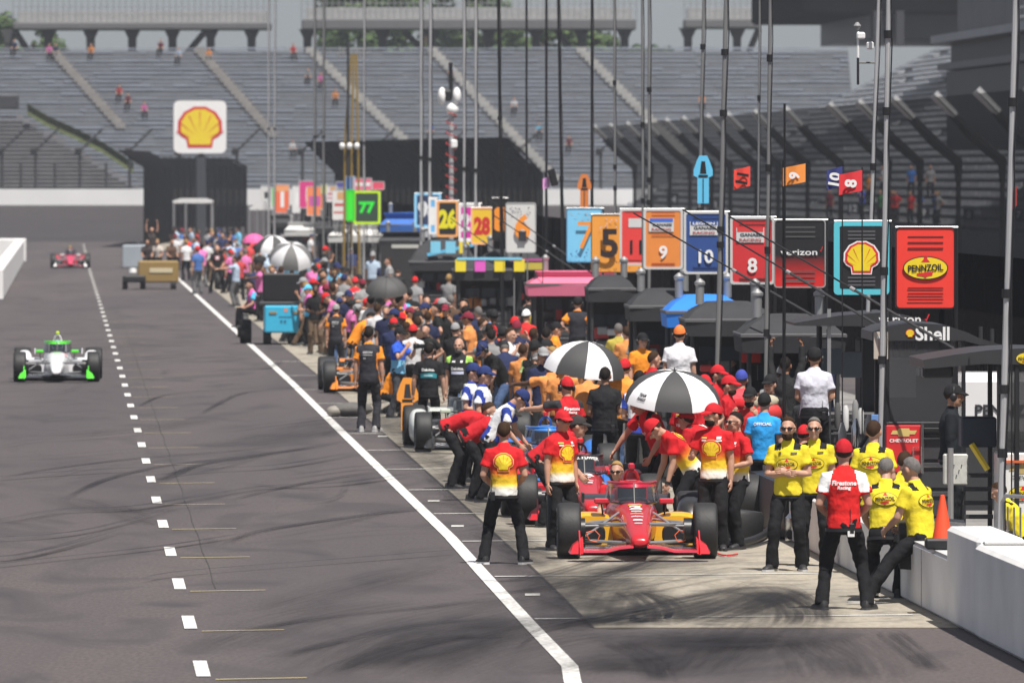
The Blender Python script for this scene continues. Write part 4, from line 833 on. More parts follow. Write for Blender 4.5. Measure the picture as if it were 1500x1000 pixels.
# ---- decals projected onto a surface ------------------------------------
def decal(bvh, layers, o, u, v, n, parent, name='lettering', off=.006, maxlen=.05, reach=.6, rough=.6):
    o, u, v, n = V(o), V(u).normalized(), V(v).normalized(), V(n).normalized()
    mb = MB(); cols = []; last = None
    for i, ((vs, fs), c) in enumerate(layers):
        bm = bmesh.new(); bv = [bm.verts.new((x, y, 0)) for x, y in vs]
        for f in fs:
            try: bm.faces.new([bv[k] for k in f])
            except ValueError: pass
        bmesh.ops.triangulate(bm, faces=bm.faces)
        for _ in range(3):
            e = [e for e in bm.edges if e.calc_length() > maxlen]
            if not e: break
            bmesh.ops.subdivide_edges(bm, edges=e, cuts=1); bmesh.ops.triangulate(bm, faces=[f for f in bm.faces if len(f.verts) > 3])
        bm.verts.index_update(); out = []
        for w in bm.verts:
            p = o + u * w.co.x + v * w.co.y
            h = bvh.ray_cast(p + n * reach, -n, reach * 2)
            if h[0] is not None: last = (h[0] - p).dot(n)
            out.append(p + n * ((last or 0) + off + .0022 * i))
        if c not in cols: cols.append(c)
        mb.add(out, [[q.index for q in f.verts] for f in bm.faces], cols.index(c)); bm.free()
    return mb.build(name, [plain(c, 'print', rough) for c in cols], parent, 0)
def bvh_of(me): return BVHTree.FromPolygons([v.co for v in me.vertices], [tuple(p.vertices) for p in me.polygons])
def sring(y, hw, z0, z1, cx=0, e=2.8, n=24):
    r = []
    for k in range(n):
        a = 6.28319 * (k + .5) / n; c, s = math.cos(a), math.sin(a)
        r.append(V((cx + hw * math.copysign(abs(c) ** (2 / e), c), y, (z0 + z1) / 2 + (z1 - z0) / 2 * math.copysign(abs(s) ** (2 / e), s))))
    return r
# ---- open wheel racing car ----------------------------------------------
TYRE_ME = {}
def tyre(parent, x, y, od, w, name='tyre'):
    r = od / 2; k = (od, w)
    if k not in TYRE_ME:
        prof = [(r * .60, -w * .44), (r * .66, -w * .5), (r * .86, -w * .5), (r * .95, -w * .47), (r * .985, -w * .40), (r * .998, -w * .2), (r, 0), (r * .998, w * .2), (r * .985, w * .40), (r * .95, w * .47), (r * .86, w * .5), (r * .66, w * .5), (r * .60, w * .44)]
        a = MB().lathe((0, 0, 0), (1, 0, 0), prof, 48).mesh('tyre', [M['rubber']], 50)
        q = MB().lathe((0, 0, 0), (1, 0, 0), [(r * .2, -w * .36), (r * .30, -w * .40), (r * .58, -w * .33), (r * .62, -w * .45), (r * .60, -w * .46), (r * .6, w * .46), (r * .62, w * .45), (r * .58, w * .33), (r * .30, w * .40), (r * .2, w * .36)], 32)
        for s in (-1, 1):
            for i in range(9):
                t = i * 6.28319 / 9; q.tube([(s * w * .40, math.cos(t) * r * .22, math.sin(t) * r * .22), (s * w * .42, math.cos(t) * r * .6, math.sin(t) * r * .6)], [.03, .02], 6)
        b = q.mesh('rim', [plain((.03, .03, .034), 'rim black', .35)])
        c = MB()
        for s in (-1, 1):
            for t0 in (60, 240):
                for i in range(10):
                    t = R(t0 + i * 6); m_ = V((s * (w * .5 + .002), math.cos(t) * r * .78, math.sin(t) * r * .78)); d1 = V((0, math.cos(t), math.sin(t))) * r * .05; d2 = V((0, -math.sin(t), math.cos(t))) * r * .03
                    c.add([m_ - d1 - d2, m_ + d1 - d2, m_ + d1 + d2, m_ - d1 + d2], [(0, 1, 2, 3)])
        TYRE_ME[k] = (a, b, c.mesh('sidewall_print', [plain((.55, .5, .5), 'tyre print')], 0))
    a, b, c = TYRE_ME[k]
    t = obj(name, a, parent); t.location = (x, y, r)
    obj('rim', b, t); obj('sidewall_lettering', c, t); return t
def race_car(loc, rz, lab, body, cover=None, pod=None, wing=None, endp=None, mirror=None, band=None, number=None, numc=WHITE, nose_layers=(), screen_text=None, hoopc=None, rear=None, pod_top=None, wheels=True, driver=None, tip=None):
    cover, pod, wing, endp, mirror, band, hoopc, rear = cover or body, pod or body, wing or body, endp or wing or body, mirror or body, band or BLACK, hoopc or body, rear or body
    t = thing('race_car', lab, 'race car', loc, rz)
    bm_ = MB().rings([sring(*q) for q in ((-1.0, .07, .20, .25), (-.97, .095, .175, .285), (-.85, .110, .165, .325), (-.5, .145, .165, .41), (0, .182, .17, .51), (.45, .212, .13, .59), (.85, .25, .10, .64), (1.25, .30, .08, .665), (1.9, .32, .08, .66), (2.4, .27, .08, .58), (3.0, .18, .10, .45), (3.4, .12, .15, .40))])
    b = bm_.build('nose_and_tub', paint(body), t, 50); bv = bvh_of(b.data)
    MB().rings([sring(*q) for q in ((1.66, .12, .6, .86), (1.75, .20, .5, .875), (2.2, .19, .5, .84), (2.8, .12, .4, .68), (3.45, .05, .35, .5))]).build('engine_cover', paint(cover), t, 50)
    for s in (-1, 1):
        MB().rings([sring(y, hw, z0, z1, s * x) for y, x, hw, z0, z1 in ((1.00, .50, .27, .08, .47), (1.12, .51, .30, .07, .51), (1.6, .52, .30, .06, .50), (2.2, .48, .25, .06, .42), (2.9, .40, .16, .06, .30))]).build('sidepod', paint(pod), t, 50)
        MB().rings([sring(y, hw, z0, z1, s * x) for y, x, hw, z0, z1 in ((.985, .515, .165, .13, .36), (1.004, .515, .185, .115, .385))]).build('inlet_opening', M['black'], t)
        MB().rings([sring(y, hw, z0, z1, s * .735) for y, hw, z0, z1 in ((2.15, .06, .1, .30), (2.32, .15, .08, .56), (2.5, .17, .08, .645), (2.62, .16, .1, .60))]).build('rear_wheel_guard', paint(rear), t, 50)
        q = MB()
        for (p1, p2, r_) in (((.13, -.28, .42), (.66, 0, .41), .013), ((.2, .42, .45), (.66, .02, .41), .013), ((.13, -.25, .20), (.66, 0, .22), .013), ((.2, .42, .17), (.66, .02, .22), .013), ((.2, .35, .53), (.64, .02, .24), .012), ((.15, -.1, .40), (.66, -.12, .39), .010)):
            q.tube([(s * p1[0], p1[1], p1[2]), (s * p2[0], p2[1], p2[2])], r_ * 1.3, 8)
        q.build('suspension_arms', mat('alloy tube', (.50, .50, .51), .28, .75, .1), t)
        MB().lathe((s * .64, 0, .33), (1, 0, 0), [(.06, -.09), (.15, -.09), (.15, .03), (.06, .03)], 20).build('brake_drum', M['carbon'], t)
        if pod_top: MB().tube([(s * .60, -.11, .30), (s * .56, -.1, .22), (s * .47, -.1, .2), (s * .44, -.1, .28), (s * .50, -.1, .34), (s * .60, -.11, .31)], .008, 6).build('orange_tether', plain((.8, .12, .03), 'orange cable'), t)
        MB().box((s * .385, .98, .645), (.17, .10, .065), ch=.022).build('mirror', paint(mirror), t)
        MB().tube([(s * .385, 1.0, .62), (s * .36, 1.08, .45)], .010, 6).build('mirror_stalk', M['carbon'], t)
        MB().rings([[V((s * (.645 + dx), y, z)) for y, z in ((-1.08, .09), (-.62, .07), (-.56, .20), (-.66, .36), (-.80, .29), (-1.06, .17))] for dx in (.045, .06)]).build('endplate', paint(endp), t, 20)
        MB().rings([[V((s * (x), y, z)) for x, y, z in ((.66, -1.07, .10), (.66, -.70, .10), (.66, -.66, .29), (.66, -.86, .26))], [V((s * (x), y, z)) for x, y, z in ((.81, -.98, .095), (.83, -.72, .11), (.78, -.68, .20), (.78, -.86, .19))]]).build('endplate_flare', paint(endp), t, 20)
        MB().rings([[V((s * x, y, z + dz)) for y, dz in ((-1.10, 0), (-1.04, .022), (-.84, .035), (-.80, .028), (-.9, .012), (-1.06, -.008))] for x, z in ((.08, .17), (.25, .155), (.40, .115), (.52, .115), (.66, .115))]).build('front_wing', paint(wing), t, 30)
        MB().rings([[V((s * x, y, z + dz)) for y, dz in ((-.84, 0), (-.78, .012), (-.62, .035), (-.60, .03), (-.74, .006))] for x, z in ((.15, .175), (.40, .15), (.66, .15))]).build('wing_flap', mat('polished dark flap', (.10, .10, .11), .15, .9, .05), t, 30)
        tyre(t, s * .80, 0, .66, .275); tyre(t, s * .785, 3.0, .70, .37)
        q = MB()
        for p1, p2 in (((.15, 2.7, .4), (.6, 3, .42)), ((.15, 3.2, .4), (.6, 3, .42)), ((.15, 2.7, .2), (.6, 3, .22))): q.tube([(s * p1[0], p1[1], p1[2]), (s * p2[0], p2[1], p2[2])], .016, 6)
        q.build('suspension_arms', M['carbon'], t)
        MB().box((s * .52, 3.62, .60), (.03, .42, .12), ch=.01).build('rear_wing_endplate', paint(rear), t)
    MB().box((0, 2.0, .06), (1.5, 2.3, .03), ch=.01).build('floor', M['carbon'], t)
    MB().rings([[V((x, y, z)) for y, z in ((3.45, .58), (3.55, .615), (3.78, .64), (3.75, .62), (3.55, .59))] for x in (-.52, .52)]).build('rear_wing', paint(wing if rear is body else rear), t)
    MB().tube([(0, 3.3, .4), (0, 3.55, .72)], .03, 6).build('wing_pylon', M['carbon'], t)
    MB().tube([(.085 * math.cos(R(a)) * 1.0, 1.72 + .10 * (1 - math.sin(R(a))) if 0 <= a <= 180 else 1.85, .86 + .13 * math.sin(R(a))) for a in range(-20, 201, 20)], .017, 8).build('roll_hoop', paint(hoopc), t)
    MB().box((0, 1.74, 1.035), (.075, .14, .07), ch=.025).build('camera_pod', paint(tip or hoopc), t); MB().tube([(0, 1.76, .97), (0, 1.74, 1.02)], .018, 6).build('pod_stalk', M['carbon'], t)
    # aeroscreen
    def arc(hw, yf, yb, z, n=15): return [V((hw * math.sin(R(a)), yb - (yb - yf) * max(0, math.cos(R(a))) ** .85, z + (.03 if z < .7 else 0) * (1 - math.cos(R(a))))) for a in [-90 + 180 * i / (n - 1) for i in range(n)]]
    base, topr = arc(.325, .76, 1.64, .615), arc(.285, .96, 1.68, .855)
    MB().rings([[a.lerp(c, k) for a, c in zip(base, topr)] for k in (0, .33, .66, 1)], cap=False, close=False).build('aeroscreen', M['glass'], t, 60)
    MB().rings([[a.lerp(c, k) * 1 + V((0, -.004, 0)) for a, c in zip(base, topr)] for k in (.80, 1.01)], cap=False, close=False).build('screen_banner', paint(band), t, 60)
    MB().tube(topr, .016, 8).build('top_frame', paint(band), t); MB().tube(base, .012, 8).build('screen_base', M['carbon'], t); MB().tube([base[7] + V((0, -.0, 0)), topr[7]], .012, 6).build('centre_frame', M['carbon'], t)
    MB().rings([sring(y, .17, .60, .675 + dz) for y, dz in ((1.05, -.01), (1.1, 0), (1.6, .0), (1.66, -.01))]).build('cockpit_opening', M['black'], t)
    MB().box((0, 1.62, .73), (.34, .16, .2), ch=.05).build('headrest', M['carbon'], t)
    if driver: MB().ell((0, 1.42, .76), (.125, .15, .13), nu=20, nv=14).build('helmet', paint(driver), t); MB().rings([[V((.126 * math.sin(R(a)), 1.42 - .152 * math.cos(R(a)), z)) for a in range(-60, 61, 15)] for z in (.73, .79)], cap=False, close=False).build('visor', M['black'], t)
    if screen_text: sb = MB().rings([topr, base], cap=False, close=False).mesh('s'); decal(bvh_of(sb), [(text2d(screen_text, .40, .045, (0, 0), .03), WHITE)], (0, 1.0, .825), (1, 0, 0), (0, .2, 1), (0, -1, .2), t)
    if nose_layers: decal(bv, nose_layers, (0, .25, .56), (1, 0, 0), (0, .94, .26), (0, -.26, .94), t, off=.008)
    if number: pass
    return t
lo = G(933, 818)
race_car((lo.x, lo.y, 0), TRZ - R(1.2), 'red and yellow open wheel race car with number 2, nearest of the parked cars', (.50, .012, .02), pod=(.80, .42, .02), cover=(.5, .012, .02), rear=(.02, .02, .02), wing=(.50, .012, .03), endp=(.60, .02, .03), mirror=(.60, .02, .04), band=(.45, .01, .04), hoopc=(.5, .012, .04), pod_top=1,
         nose_layers=[(rect2d(.16, .05, (0, .36)), YEL), (text2d('2', None, .22, (0, .16), .06), WHITE), (rect2d(.12, .035, (0, -.06)), WHITE), (rect2d(.15, .022, (0, -.20)), (.75, .5, .4)), (rect2d(.14, .03, (0, -.36)), WHITE), (rect2d(.11, .05, (0, -.55)), WHITE), (rect2d(.09, .025, (0, -.72)), WHITE)])
lo = G(862, 768)
race_car((lo.x, lo.y, 0), TRZ + R(.5), 'all red open wheel race car with number 12 parked behind the number 2 car', (.50, .012, .02), wing=(.5, .012, .02), band=(.02, .02, .022), hoopc=(.02, .02, .02), tip=RED, screen_text='WILL POWER',
         nose_layers=[(rect2d(.30, .03, (0, .62)), WHITE), (text2d('12', None, .2, (0, .40), .06), WHITE), (rect2d(.12, .035, (0, .20)), WHITE), (rect2d(.16, .03, (0, -.02)), WHITE), (rect2d(.12, .06, (0, -.16)), WHITE)])
lo = G(808, 716)
race_car((lo.x, lo.y, 0), TRZ, 'blue open wheel race car behind the red number 12 car', (.03, .16, .50), pod=(.4, .03, .04), band=(.04, .2, .6), mirror=RED, hoopc=(.04, .2, .6), tip=RED)
lo = G(692, 662)
race_car((lo.x, lo.y, 0), TRZ + R(1), 'black, white and pale green race car among the men in black shirts', (.55, .62, .50), pod=(.03, .03, .03), wing=(.03, .03, .03), cover=(.6, .66, .6), band=(.05, .05, .05), rear=(.6, .62, .6))
lo = G(540, 575)
race_car((lo.x, lo.y, 0), TRZ, 'orange and black race car behind the man with the padded vest', (.04, .04, .05), pod=(.75, .24, .03), wing=(.75, .24, .03), endp=(.75, .24, .03), cover=(.75, .24, .03))
lo = G(478, 500); race_car((lo.x, lo.y, 0), TRZ, 'white and blue race car beside the light blue cart', (.6, .62, .64), pod=(.15, .45, .7), wing=(.6, .6, .6), tip=(.7, .75, .02), hoopc=(.1, .45, .7))
lo = G(352, 424); race_car((lo.x, lo.y, 0), TRZ, 'dark race car with red flashes among the far crowd', (.05, .05, .06), pod=(.3, .03, .03), tip=RED)
lo = G(83, 559)
race_car((lo.x, lo.y, 0), TRZ - R(.6), 'white and bright green race car driving towards us on the open lane', (.78, .78, .80), cover=(.78, .78, .80), pod=(.75, .75, .78), wing=(.03, .03, .035), endp=(.10, .80, .04), mirror=(.10, .75, .04), band=(.10, .70, .04), hoopc=(.8, .8, .8), tip=(.55, .75, .02), rear=(.78, .78, .80), driver=(.25, .35, .5),
         nose_layers=[(text2d('29', .16, .12, (0, .45), .05), (.12, .75, .05)), (rect2d(.10, .03, (0, -.2)), (.5, .2, .25)), (rect2d(.02, .5, (.19, .5)), (.7, .1, .15))])
lo = G(103, 393)
race_car((lo.x, lo.y, 0), TRZ, 'distant red race car on the open lane beside the left wall', (.70, .03, .10), rear=(.7, .05, .1), pod=(.65, .04, .08), wing=(.3, .03, .05), endp=(.75, .75, .75), hoopc=(.7, .1, .1), tip=(.7, .6, .02), mirror=WHITE, driver=(.7, .7, .7))
# ---- carts --------------------------------------------------------------
lo = G(412, 505); t = thing('pit_cart', 'light blue square fronted tow cart with black wheels beside the white line', 'cart', lo, TRZ)
MB().box((.1, .6, .68), (1.10, 1.3, .72), ch=.04).build('body', paint((.04, .42, .66)), t); MB().box((.05, 1.2, 1.08), (1.3, 2.4, .10), ch=.02).build('deck', M['dark'], t)
for x in (-.22, .42): MB().box((x, -.06, .85), (.2, .03, .07), ch=.01).build('lamp', plain((.25, .2, .12), 'amber lamp', .2), t)
flat_layers([(rect2d(.10, .10, (.12, .92)), (.6, .25, .2)), (rect2d(.34, .02, (.1, .74)), (.02, .1, .2)), (rect2d(.05, .07, (0, .62)), (.02, .1, .2)), (rect2d(.05, .07, (.1, .62)), (.02, .1, .2))], t, -.055)
for x in (-.35, .30, .55):
    for y in (.3, 1.9): MB().lathe((x, y, .20), (1, 0, 0), [(.1, -.09), (.20, -.09), (.20, .09), (.1, .09)], 20).build('wheel', M['rubber'], t)
MB().box((-.62, .1, 1.05), (.12, .1, .5), ch=.02).build('upright', M['black'], t); MB().box((.05, 2.1, 1.5), (1.0, .5, .75), ch=.04).build('black_box', M['black'], t)
for k in range(4): tag(MB().lathe((0, 0, 0), (1, 0, 0), [(.2, -.15), (.31, -.15), (.33, -.1), (.33, .1), (.31, .15), (.2, .15)], 28).build('spare_tyre', M['rubber']), ['black tyre standing at the left of the light blue cart', 'black tyre behind the first one left of the blue cart', 'black tyre beside the dark far race car', 'black tyre left of the Deloitte car sign'][k], 'tyre').location = (G(360, 503) + V((0, 0, .33)), G(356, 494) + V((0, 0, .33)), G(384, 470) + V((0, 0, .33)), G(618, 645) + V((0, 0, .33)))[k]
lo = G(232, 424); t = thing('pit_cart', 'gold square backed cart carrying people in the far distance', 'cart', lo, TRZ)
MB().box((0, .5, .70), (1.6, 1.0, .86), ch=.06).build('body', paint((.27, .18, .06)), t); MB().box((0, 1.6, .62), (1.6, 2.2, .1)).build('deck', M['dark'], t); MB().box((.1, -.02, .75), (.9, .02, .18), ch=.005).build('pale_panel', plain((.55, .48, .32), 'pale print'), t)
MB().box((-.95, .4, .42), (.9, 1.3, .28), ch=.06).build('black_trailer', M['black'], t); MB().lathe((-1.0, .2, .62), (0, 0, 1), [(.12, 0), (.16, .04), (.14, .2), (.02, .22)], 12).build('white_drum', M['white'], t)
for x in (-1.3, -.6, .6):
    for y in (.2, 2.2): MB().lathe((x, y, .2), (1, 0, 0), [(.1, -.1), (.2, -.1), (.2, .1), (.1, .1)], 16).build('wheel', M['rubber'], t)
# ---- umbrellas ----------------------------------------------------------
def umbrella(px, ytop, w, s, hand, lab, c1=(.05, .05, .052), c2=(.78, .78, .80), text=None, tilt=(0, 0), sag=.42, start=0):
    p = W(px, ytop, F / s); r = w / s / 2; H = W(hand[0], hand[1], F / s) - p
    t = thing('umbrella', lab, 'umbrella', p); rot = Matrix.Rotation(R(tilt[0]), 3, 'X') @ Matrix.Rotation(R(tilt[1]), 3, 'Y')
    def P(a, k): 
        q = 1 - .035 * abs(math.sin(4 * (a - R(start)))) * k
        return rot @ V((r * math.sin(R(90) * k * .93) / math.sin(R(83.7)) * math.cos(a) * q, r * math.sin(R(90) * k * .93) / math.sin(R(83.7)) * math.sin(a) * q, -sag * r * 1.15 * (1 - math.cos(R(90) * k * .93))))
    for i in range(8):
        b = MB(); a0 = R(start) + i * math.pi / 4
        b.rings([[P(a0 + j * math.pi / 16, k / 7) for j in range(5)] for k in range(8)] , cap=False, close=False)
        o = b.build('panel', mat('umbrella cloth', c2 if i % 2 else c1, .7, 0, .08, 4), t, 60)
        if text and i in text: 
            am = a0 + math.pi / 8; m_ = P(am, .80); u = (P(am + .01, .80) - P(am - .01, .80)).normalized(); v = (P(am, .70) - P(am, .90)).normalized(); n = u.cross(v)
            decal(bvh_of(o.data), [(text2d('TEAM', .12, .045, (0, .035), .03, .3), (.02, .02, .03)), (text2d('PENSKE', .15, .045, (0, -.025), .03, .3), (.02, .02, .03))], m_, u, v, n, o)
    for i in range(8): MB().tube([P(R(start) + i * math.pi / 4, k / 7) * .985 for k in range(8)], .005, 5).build('rib', M['black'], t)
    MB().tube([V((0, 0, .05)), V((0, 0, 0)), H], [.006, .009, .009], 6).build('shaft', M['black'], t); MB().tube([H, H + H.normalized() * .12], .016, 8).build('handle', M['black'], t)
umbrella(988, 543, 146, 112, (1012, 678), 'black and white umbrella reading TEAM PENSKE shading the nearest car', text=(5, 7), tilt=(12, 3), sag=.62, start=-112.5)
umbrella(862, 500, 120, 98, (905, 590), 'black and white umbrella behind the Firestone shirted man', tilt=(8, 8), sag=.75, start=-135, c1=(.05, .05, .052))
umbrella(427, 358, 66, 46, (430, 420), 'tilted grey and white umbrella in the far crowd, the nearer of two', tilt=(30, 4), sag=.8, start=-112.5, c1=(.14, .14, .14), c2=(.6, .6, .62)); umbrella(400, 345, 52, 43, (402, 400), 'white and dark umbrella in the far crowd, the farther of two', sag=.8, start=-90, tilt=(15, 0))
umbrella(566, 406, 62, 66, (560, 470), 'plain dark grey umbrella over people in light blue', c1=(.07, .07, .07), c2=(.07, .07, .07), sag=.7, tilt=(18, 0)); umbrella(372, 342, 34, 40, (374, 385), 'pink umbrella in the far crowd', c1=(.75, .12, .35), c2=(.75, .12, .35), sag=.8)
# ---- things by the wall -------------------------------------------------
p = T(8.92, F / 143.0, .67); t = thing('traffic_cone', 'orange traffic cone standing on the low white wall', 'cone', p); MB().box((-.02, 0, .055), (.32, .3, .11), ch=.02).build('base', M['black'], t)
MB().lathe((0, 0, .11), (0, 0, 1), [(.105, 0), (.10, .02), (.03, .40), (.022, .44), (.012, .445)], 28).build('cone', mat('cone orange', (.80, .075, .02), .6, 0, .12, 3), t)
p = T(9.05, F / 139.0, .65); t = thing('equipment_bag', 'black slumped bag draped over the low wall beside the cone', 'bag', p)
MB().rings([[V((x, y, z + .012 * math.sin(9 * x + 5 * z))) for y, z in ((-.3, -.3), (-.28, .08), (-.15, .20), (.2, .22), (.4, .1), (.4, -.2))] for x in (-.34, -.2, 0, .2, .36)]).build('bag', mat('black nylon', (.018, .018, .02), .5, 0, .3, 6, .5, 12), t, 30)
p = T(10.3, F / 125.0); t = thing('junction_box', 'pale electrical box on a galvanised post behind the wall', 'electrical box', p); MB().tube([(0, 0, 0), (0, 0, 1.3)], .035, 10).build('post', M['metal'], t)
MB().box((.06, .08, 1.05), (.29, .14, .36), ch=.015).build('box', mat('pale weathered box', (.48, .48, .45), .6, 0, .3, 12), t); q = MB()
for k in range(5): q.box((.215, .0, .9 + k * .07), (.03, .02, .03))
for k in range(6): q.box((-.02 + .03 * k, .0, .98 + (k % 3) * .06), (.012, .012, .012))
q.build('hardware', M['dark'], t)
p = T(10.25, F / 133.0); t = thing('crowd_barrier', 'grey steel crowd barrier behind the wall at the right edge', 'barrier', p, TRZ + R(-60)); q = MB()
for k in range(12): q.tube([(.1 + k * .12, 0, .2), (.1 + k * .12, 0, .85)], .012, 6)
q.tube([(0, 0, 0), (0, 0, .9), (.06, 0, .97), (1.5, 0, .97), (1.56, 0, .9), (1.56, 0, 0)], .022, 8); q.tube([(0, 0, .2), (1.56, 0, .2)], .018, 8); q.build('frame', M['metal'], t)
def hose(lab, pts, r, c=BLACK):
    P = cat([G(*p) for p in pts], 5); tag(MB().tube([p + V((0, 0, r + .012)) for p in P], r, 8).build('hose', plain(c, 'hose rubber', .5)), lab, 'hose')
hose('thick black hose curving on the ground beside the nearest car', [(1040, 812), (1058, 800), (1080, 803), (1110, 795), (1128, 782), (1130, 770)], .05); hose('thin black cable looping on the ground behind the arms crossed man', [(1060, 808), (1100, 803), (1150, 790), (1190, 800), (1225, 822), (1238, 800)], .015); hose('short red cable on the ground at the right front tyre', [(1048, 812), (1062, 816), (1080, 814)], .012, RED)
t = thing('air_cylinder', 'bright metal cylinder standing on the ground behind the arms crossed man', 'cylinder', G(1162, 794)); MB().lathe((0, 0, 0), (0, 0, 1), [(.09, 0), (.10, .03), (.10, .30), (.05, .36), (.03, .42)], 16).build('tank', M['chrome'], t); MB().box((0, -.06, .1), (.16, .1, .12), ch=.02).build('valve_box', M['black'], t)
t = thing('tool_bag', 'grey and black kit bag lying on the ground by the white line', 'bag', G(515, 610), .3); MB().ell((0, 0, .13), (.42, .2, .14)).build('bag', mat('grey nylon', (.10, .095, .09), .8, 0, .3, 8, .5, 10), t); MB().ell((-.34, -.02, .10), (.16, .14, .11)).build('end_pocket', plain((.25, .23, .2), 'pale pocket'), t)
t = thing('generator_box', 'white box with a traffic cone behind it beyond the bald man', 'box', G(738, 600)); MB().box((0, .3, .45), (.8, .6, .9), ch=.05).build('case', plain((.66, .66, .64), 'white case'), t); MB().lathe((-.1, .1, .9), (0, 0, 1), [(.15, 0), (.13, .03), (.03, .45), (.01, .46)], 20).build('cone', mat('cone orange', (.80, .09, .02), .6), t)
t = thing('fuel_rig_bag', 'red sack with a pale top held up beside the pit wall', 'sack', W(1122, 605, F / 108.0)); MB().ell((0, 0, 0), (.22, .18, .17)).build('sack', mat('red sack', (.55, .03, .03), .7, 0, .2, 6, .5, 9), t); MB().ell((-.02, 0, .14), (.20, .15, .11), Matrix.Rotation(R(-10), 3, 'Y')).build('pale_top', mat('pale sack', (.42, .38, .28), .8, 0, .2, 6, .5, 9), t); MB().tube([(0, .1, -.1), (.1, .2, -2.0)], .05, 8).build('stand', M['black'], t)
t = thing('red_panel', 'plain bright red panel under the faceted black canopy', 'panel', W(1100, 521, F / 100.0)); MB().prism(rrect(.28, .20, .02), -.02, .02).build('panel', plain((.68, .03, .02), 'red panel'), t); MB().tube([(0, .03, 0), (0, .03, -2.2)], .02, 6).build('stalk', M['black'], t)
p = T(8.775, 117.5); t = thing('wall_cover', 'long black padded cover draped over the low wall behind the official', 'cover', p, TRZ)
MB().rings([[V((x, y, z)) for x, z in ((0, .02), (-.02, .35), (0, .672), (.2, .69), (.44, .675), (.47, .3), (.45, .02))] for y in (0, 4, 8, 12, 16, 20, 26, 34)]).build('cover', mat('black vinyl', (.016, .016, .018), .5, 0, .3, 3, .4, 5), t, 50)
for k, (px, py, lab) in enumerate(((1078, 790, 'black tyre lying by the hose behind the scallop shirted men'), (1102, 772, 'black tyre standing near the official beside the wall'))):
    p = G(px, py); o = tag(MB().lathe((0, 0, 0), (1, 0, 0) if k else (.1, 0, 1), [(.2, -.18), (.31, -.18), (.34, -.13), (.34, .13), (.31, .18), (.2, .18)], 32).build('spare_tyre', M['rubber']), lab, 'tyre'); o.location = p + V((0, 0, .34 if k else .19))
# ---- people -------------------------------------------------------------
SKIN = [mat('skin', c, .55, 0, .10, 12, spec=.35) for c in ((.48, .27, .19), (.42, .23, .15), (.30, .15, .09), (.09, .045, .028))]
HAIRC = dict(brown=(.040, .020, .010), dark=(.012, .009, .008), grey=(.14, .13, .125), blond=(.32, .20, .08), white=(.5, .49, .47), shaved=(.10, .065, .045))
def hair_m(c): return mat('hair', HAIRC[c], .75, 0, .5, 40, .4, 90, spec=.15)
JOBS = []           # (temp object, callback) remeshed in one go
BULGE = bpy.data.textures.new('folds', 'CLOUDS'); BULGE.noise_scale = .12
def job(me, voxel, smooth, fold=0):
    o = bpy.data.objects.new('tmp', me); COL.objects.link(o)
    r = o.modifiers.new('r', 'REMESH'); r.mode = 'VOXEL'; r.voxel_size = voxel
    s = o.modifiers.new('s', 'SMOOTH'); s.factor = .5; s.iterations = smooth
    if fold:
        d = o.modifiers.new('d', 'DISPLACE'); d.texture = BULGE; d.strength = fold; d.mid_level = .5
    JOBS.append(o); return len(JOBS) - 1
GEO = {}
def skeleton(z):
    """joints in metres for a 1.78 m person facing -y"""
    g = {}; hz = z.get('hz', .93); pel = V((z.get('px', 0), z.get('py', 0), hz))
    M_ = Matrix.Rotation(R(z.get('twist', 0)), 3, 'Z') @ Matrix.Rotation(R(z.get('lean', 0)), 3, 'X') @ Matrix.Rotation(R(z.get('side', 0)), 3, 'Y')
    M2 = M_ @ Matrix.Rotation(R(z.get('curl', 3)), 3, 'X')
    chest = pel + M_ @ V((0, 0, .26)); neck = chest + M2 @ V((0, 0, .29))
    g.update(pel=pel, M=M_, M2=M2, chest=chest, neck=neck)
    MH = Matrix.Rotation(R(z.get('yaw', 0)), 3, 'Z') @ Matrix.Rotation(R(z.get('pitch', 0)), 3, 'X')
    MH = (M2 if z.get('headfollow', abs(z.get('lean', 0)) < 40) else Matrix.Rotation(R(z.get('twist', 0)), 3, 'Z') @ Matrix.Rotation(R(z.get('lean', 0) * .45), 3, 'X')) @ MH
    MH = MH * 1.09; g['MH'] = MH; g['head'] = neck + M2 @ V((0, -.012, .042)) + MH @ V((0, -.012, .085))
    for s, k in ((1, 'L'), (-1, 'R')):
        u, f = z['arms'][0 if s > 0 else 1]
        tr = lambda q: (M2 @ V((s * q[0], -q[1], q[2]))).normalized()
        sh = chest + M2 @ V((s * .168, 0, .195)); el = sh + tr(u) * .295; wr = el + tr(f) * .255
        g['sh' + k], g['el' + k], g['wr' + k], g['hd' + k] = sh, el, wr, tr(f)
        hip = pel + Matrix.Rotation(R(z.get('twist', 0) * .5), 3, 'Z') @ V((s * .095, 0, -.03)); ft = V(z['feet'][0 if s > 0 else 1]); an = V((ft[0], ft[1], (ft[2] if len(ft) > 2 else 0) + .085))
        d = an - hip; L = min(d.length, .845); a = math.acos(max(-1, min(1, (L / 2) / .425))); ax = d.normalized()
        kd = V((s * z.get('knee', .12), -1, 0)); kd = (kd - ax * kd.dot(ax)).normalized()
        g['hip' + k], g['an' + k] = hip, hip + ax * L; g['kn' + k] = hip + ax * L / 2 + kd * .425 * math.sin(a)
        g['ft' + k] = R(z.get('toe', 18)) * s
    return g
def tring(c, Mx, zz, a, b, dy=0, n=20, e=2.25):
    r = []
    for k in range(n):
        t = 6.28319 * k / n; x = a * math.copysign(abs(math.cos(t)) ** (2 / e), math.cos(t)); y = b * math.copysign(abs(math.sin(t)) ** (2 / e), math.sin(t))
        r.append(c + Mx @ V((x, y + dy, zz)))
    return r
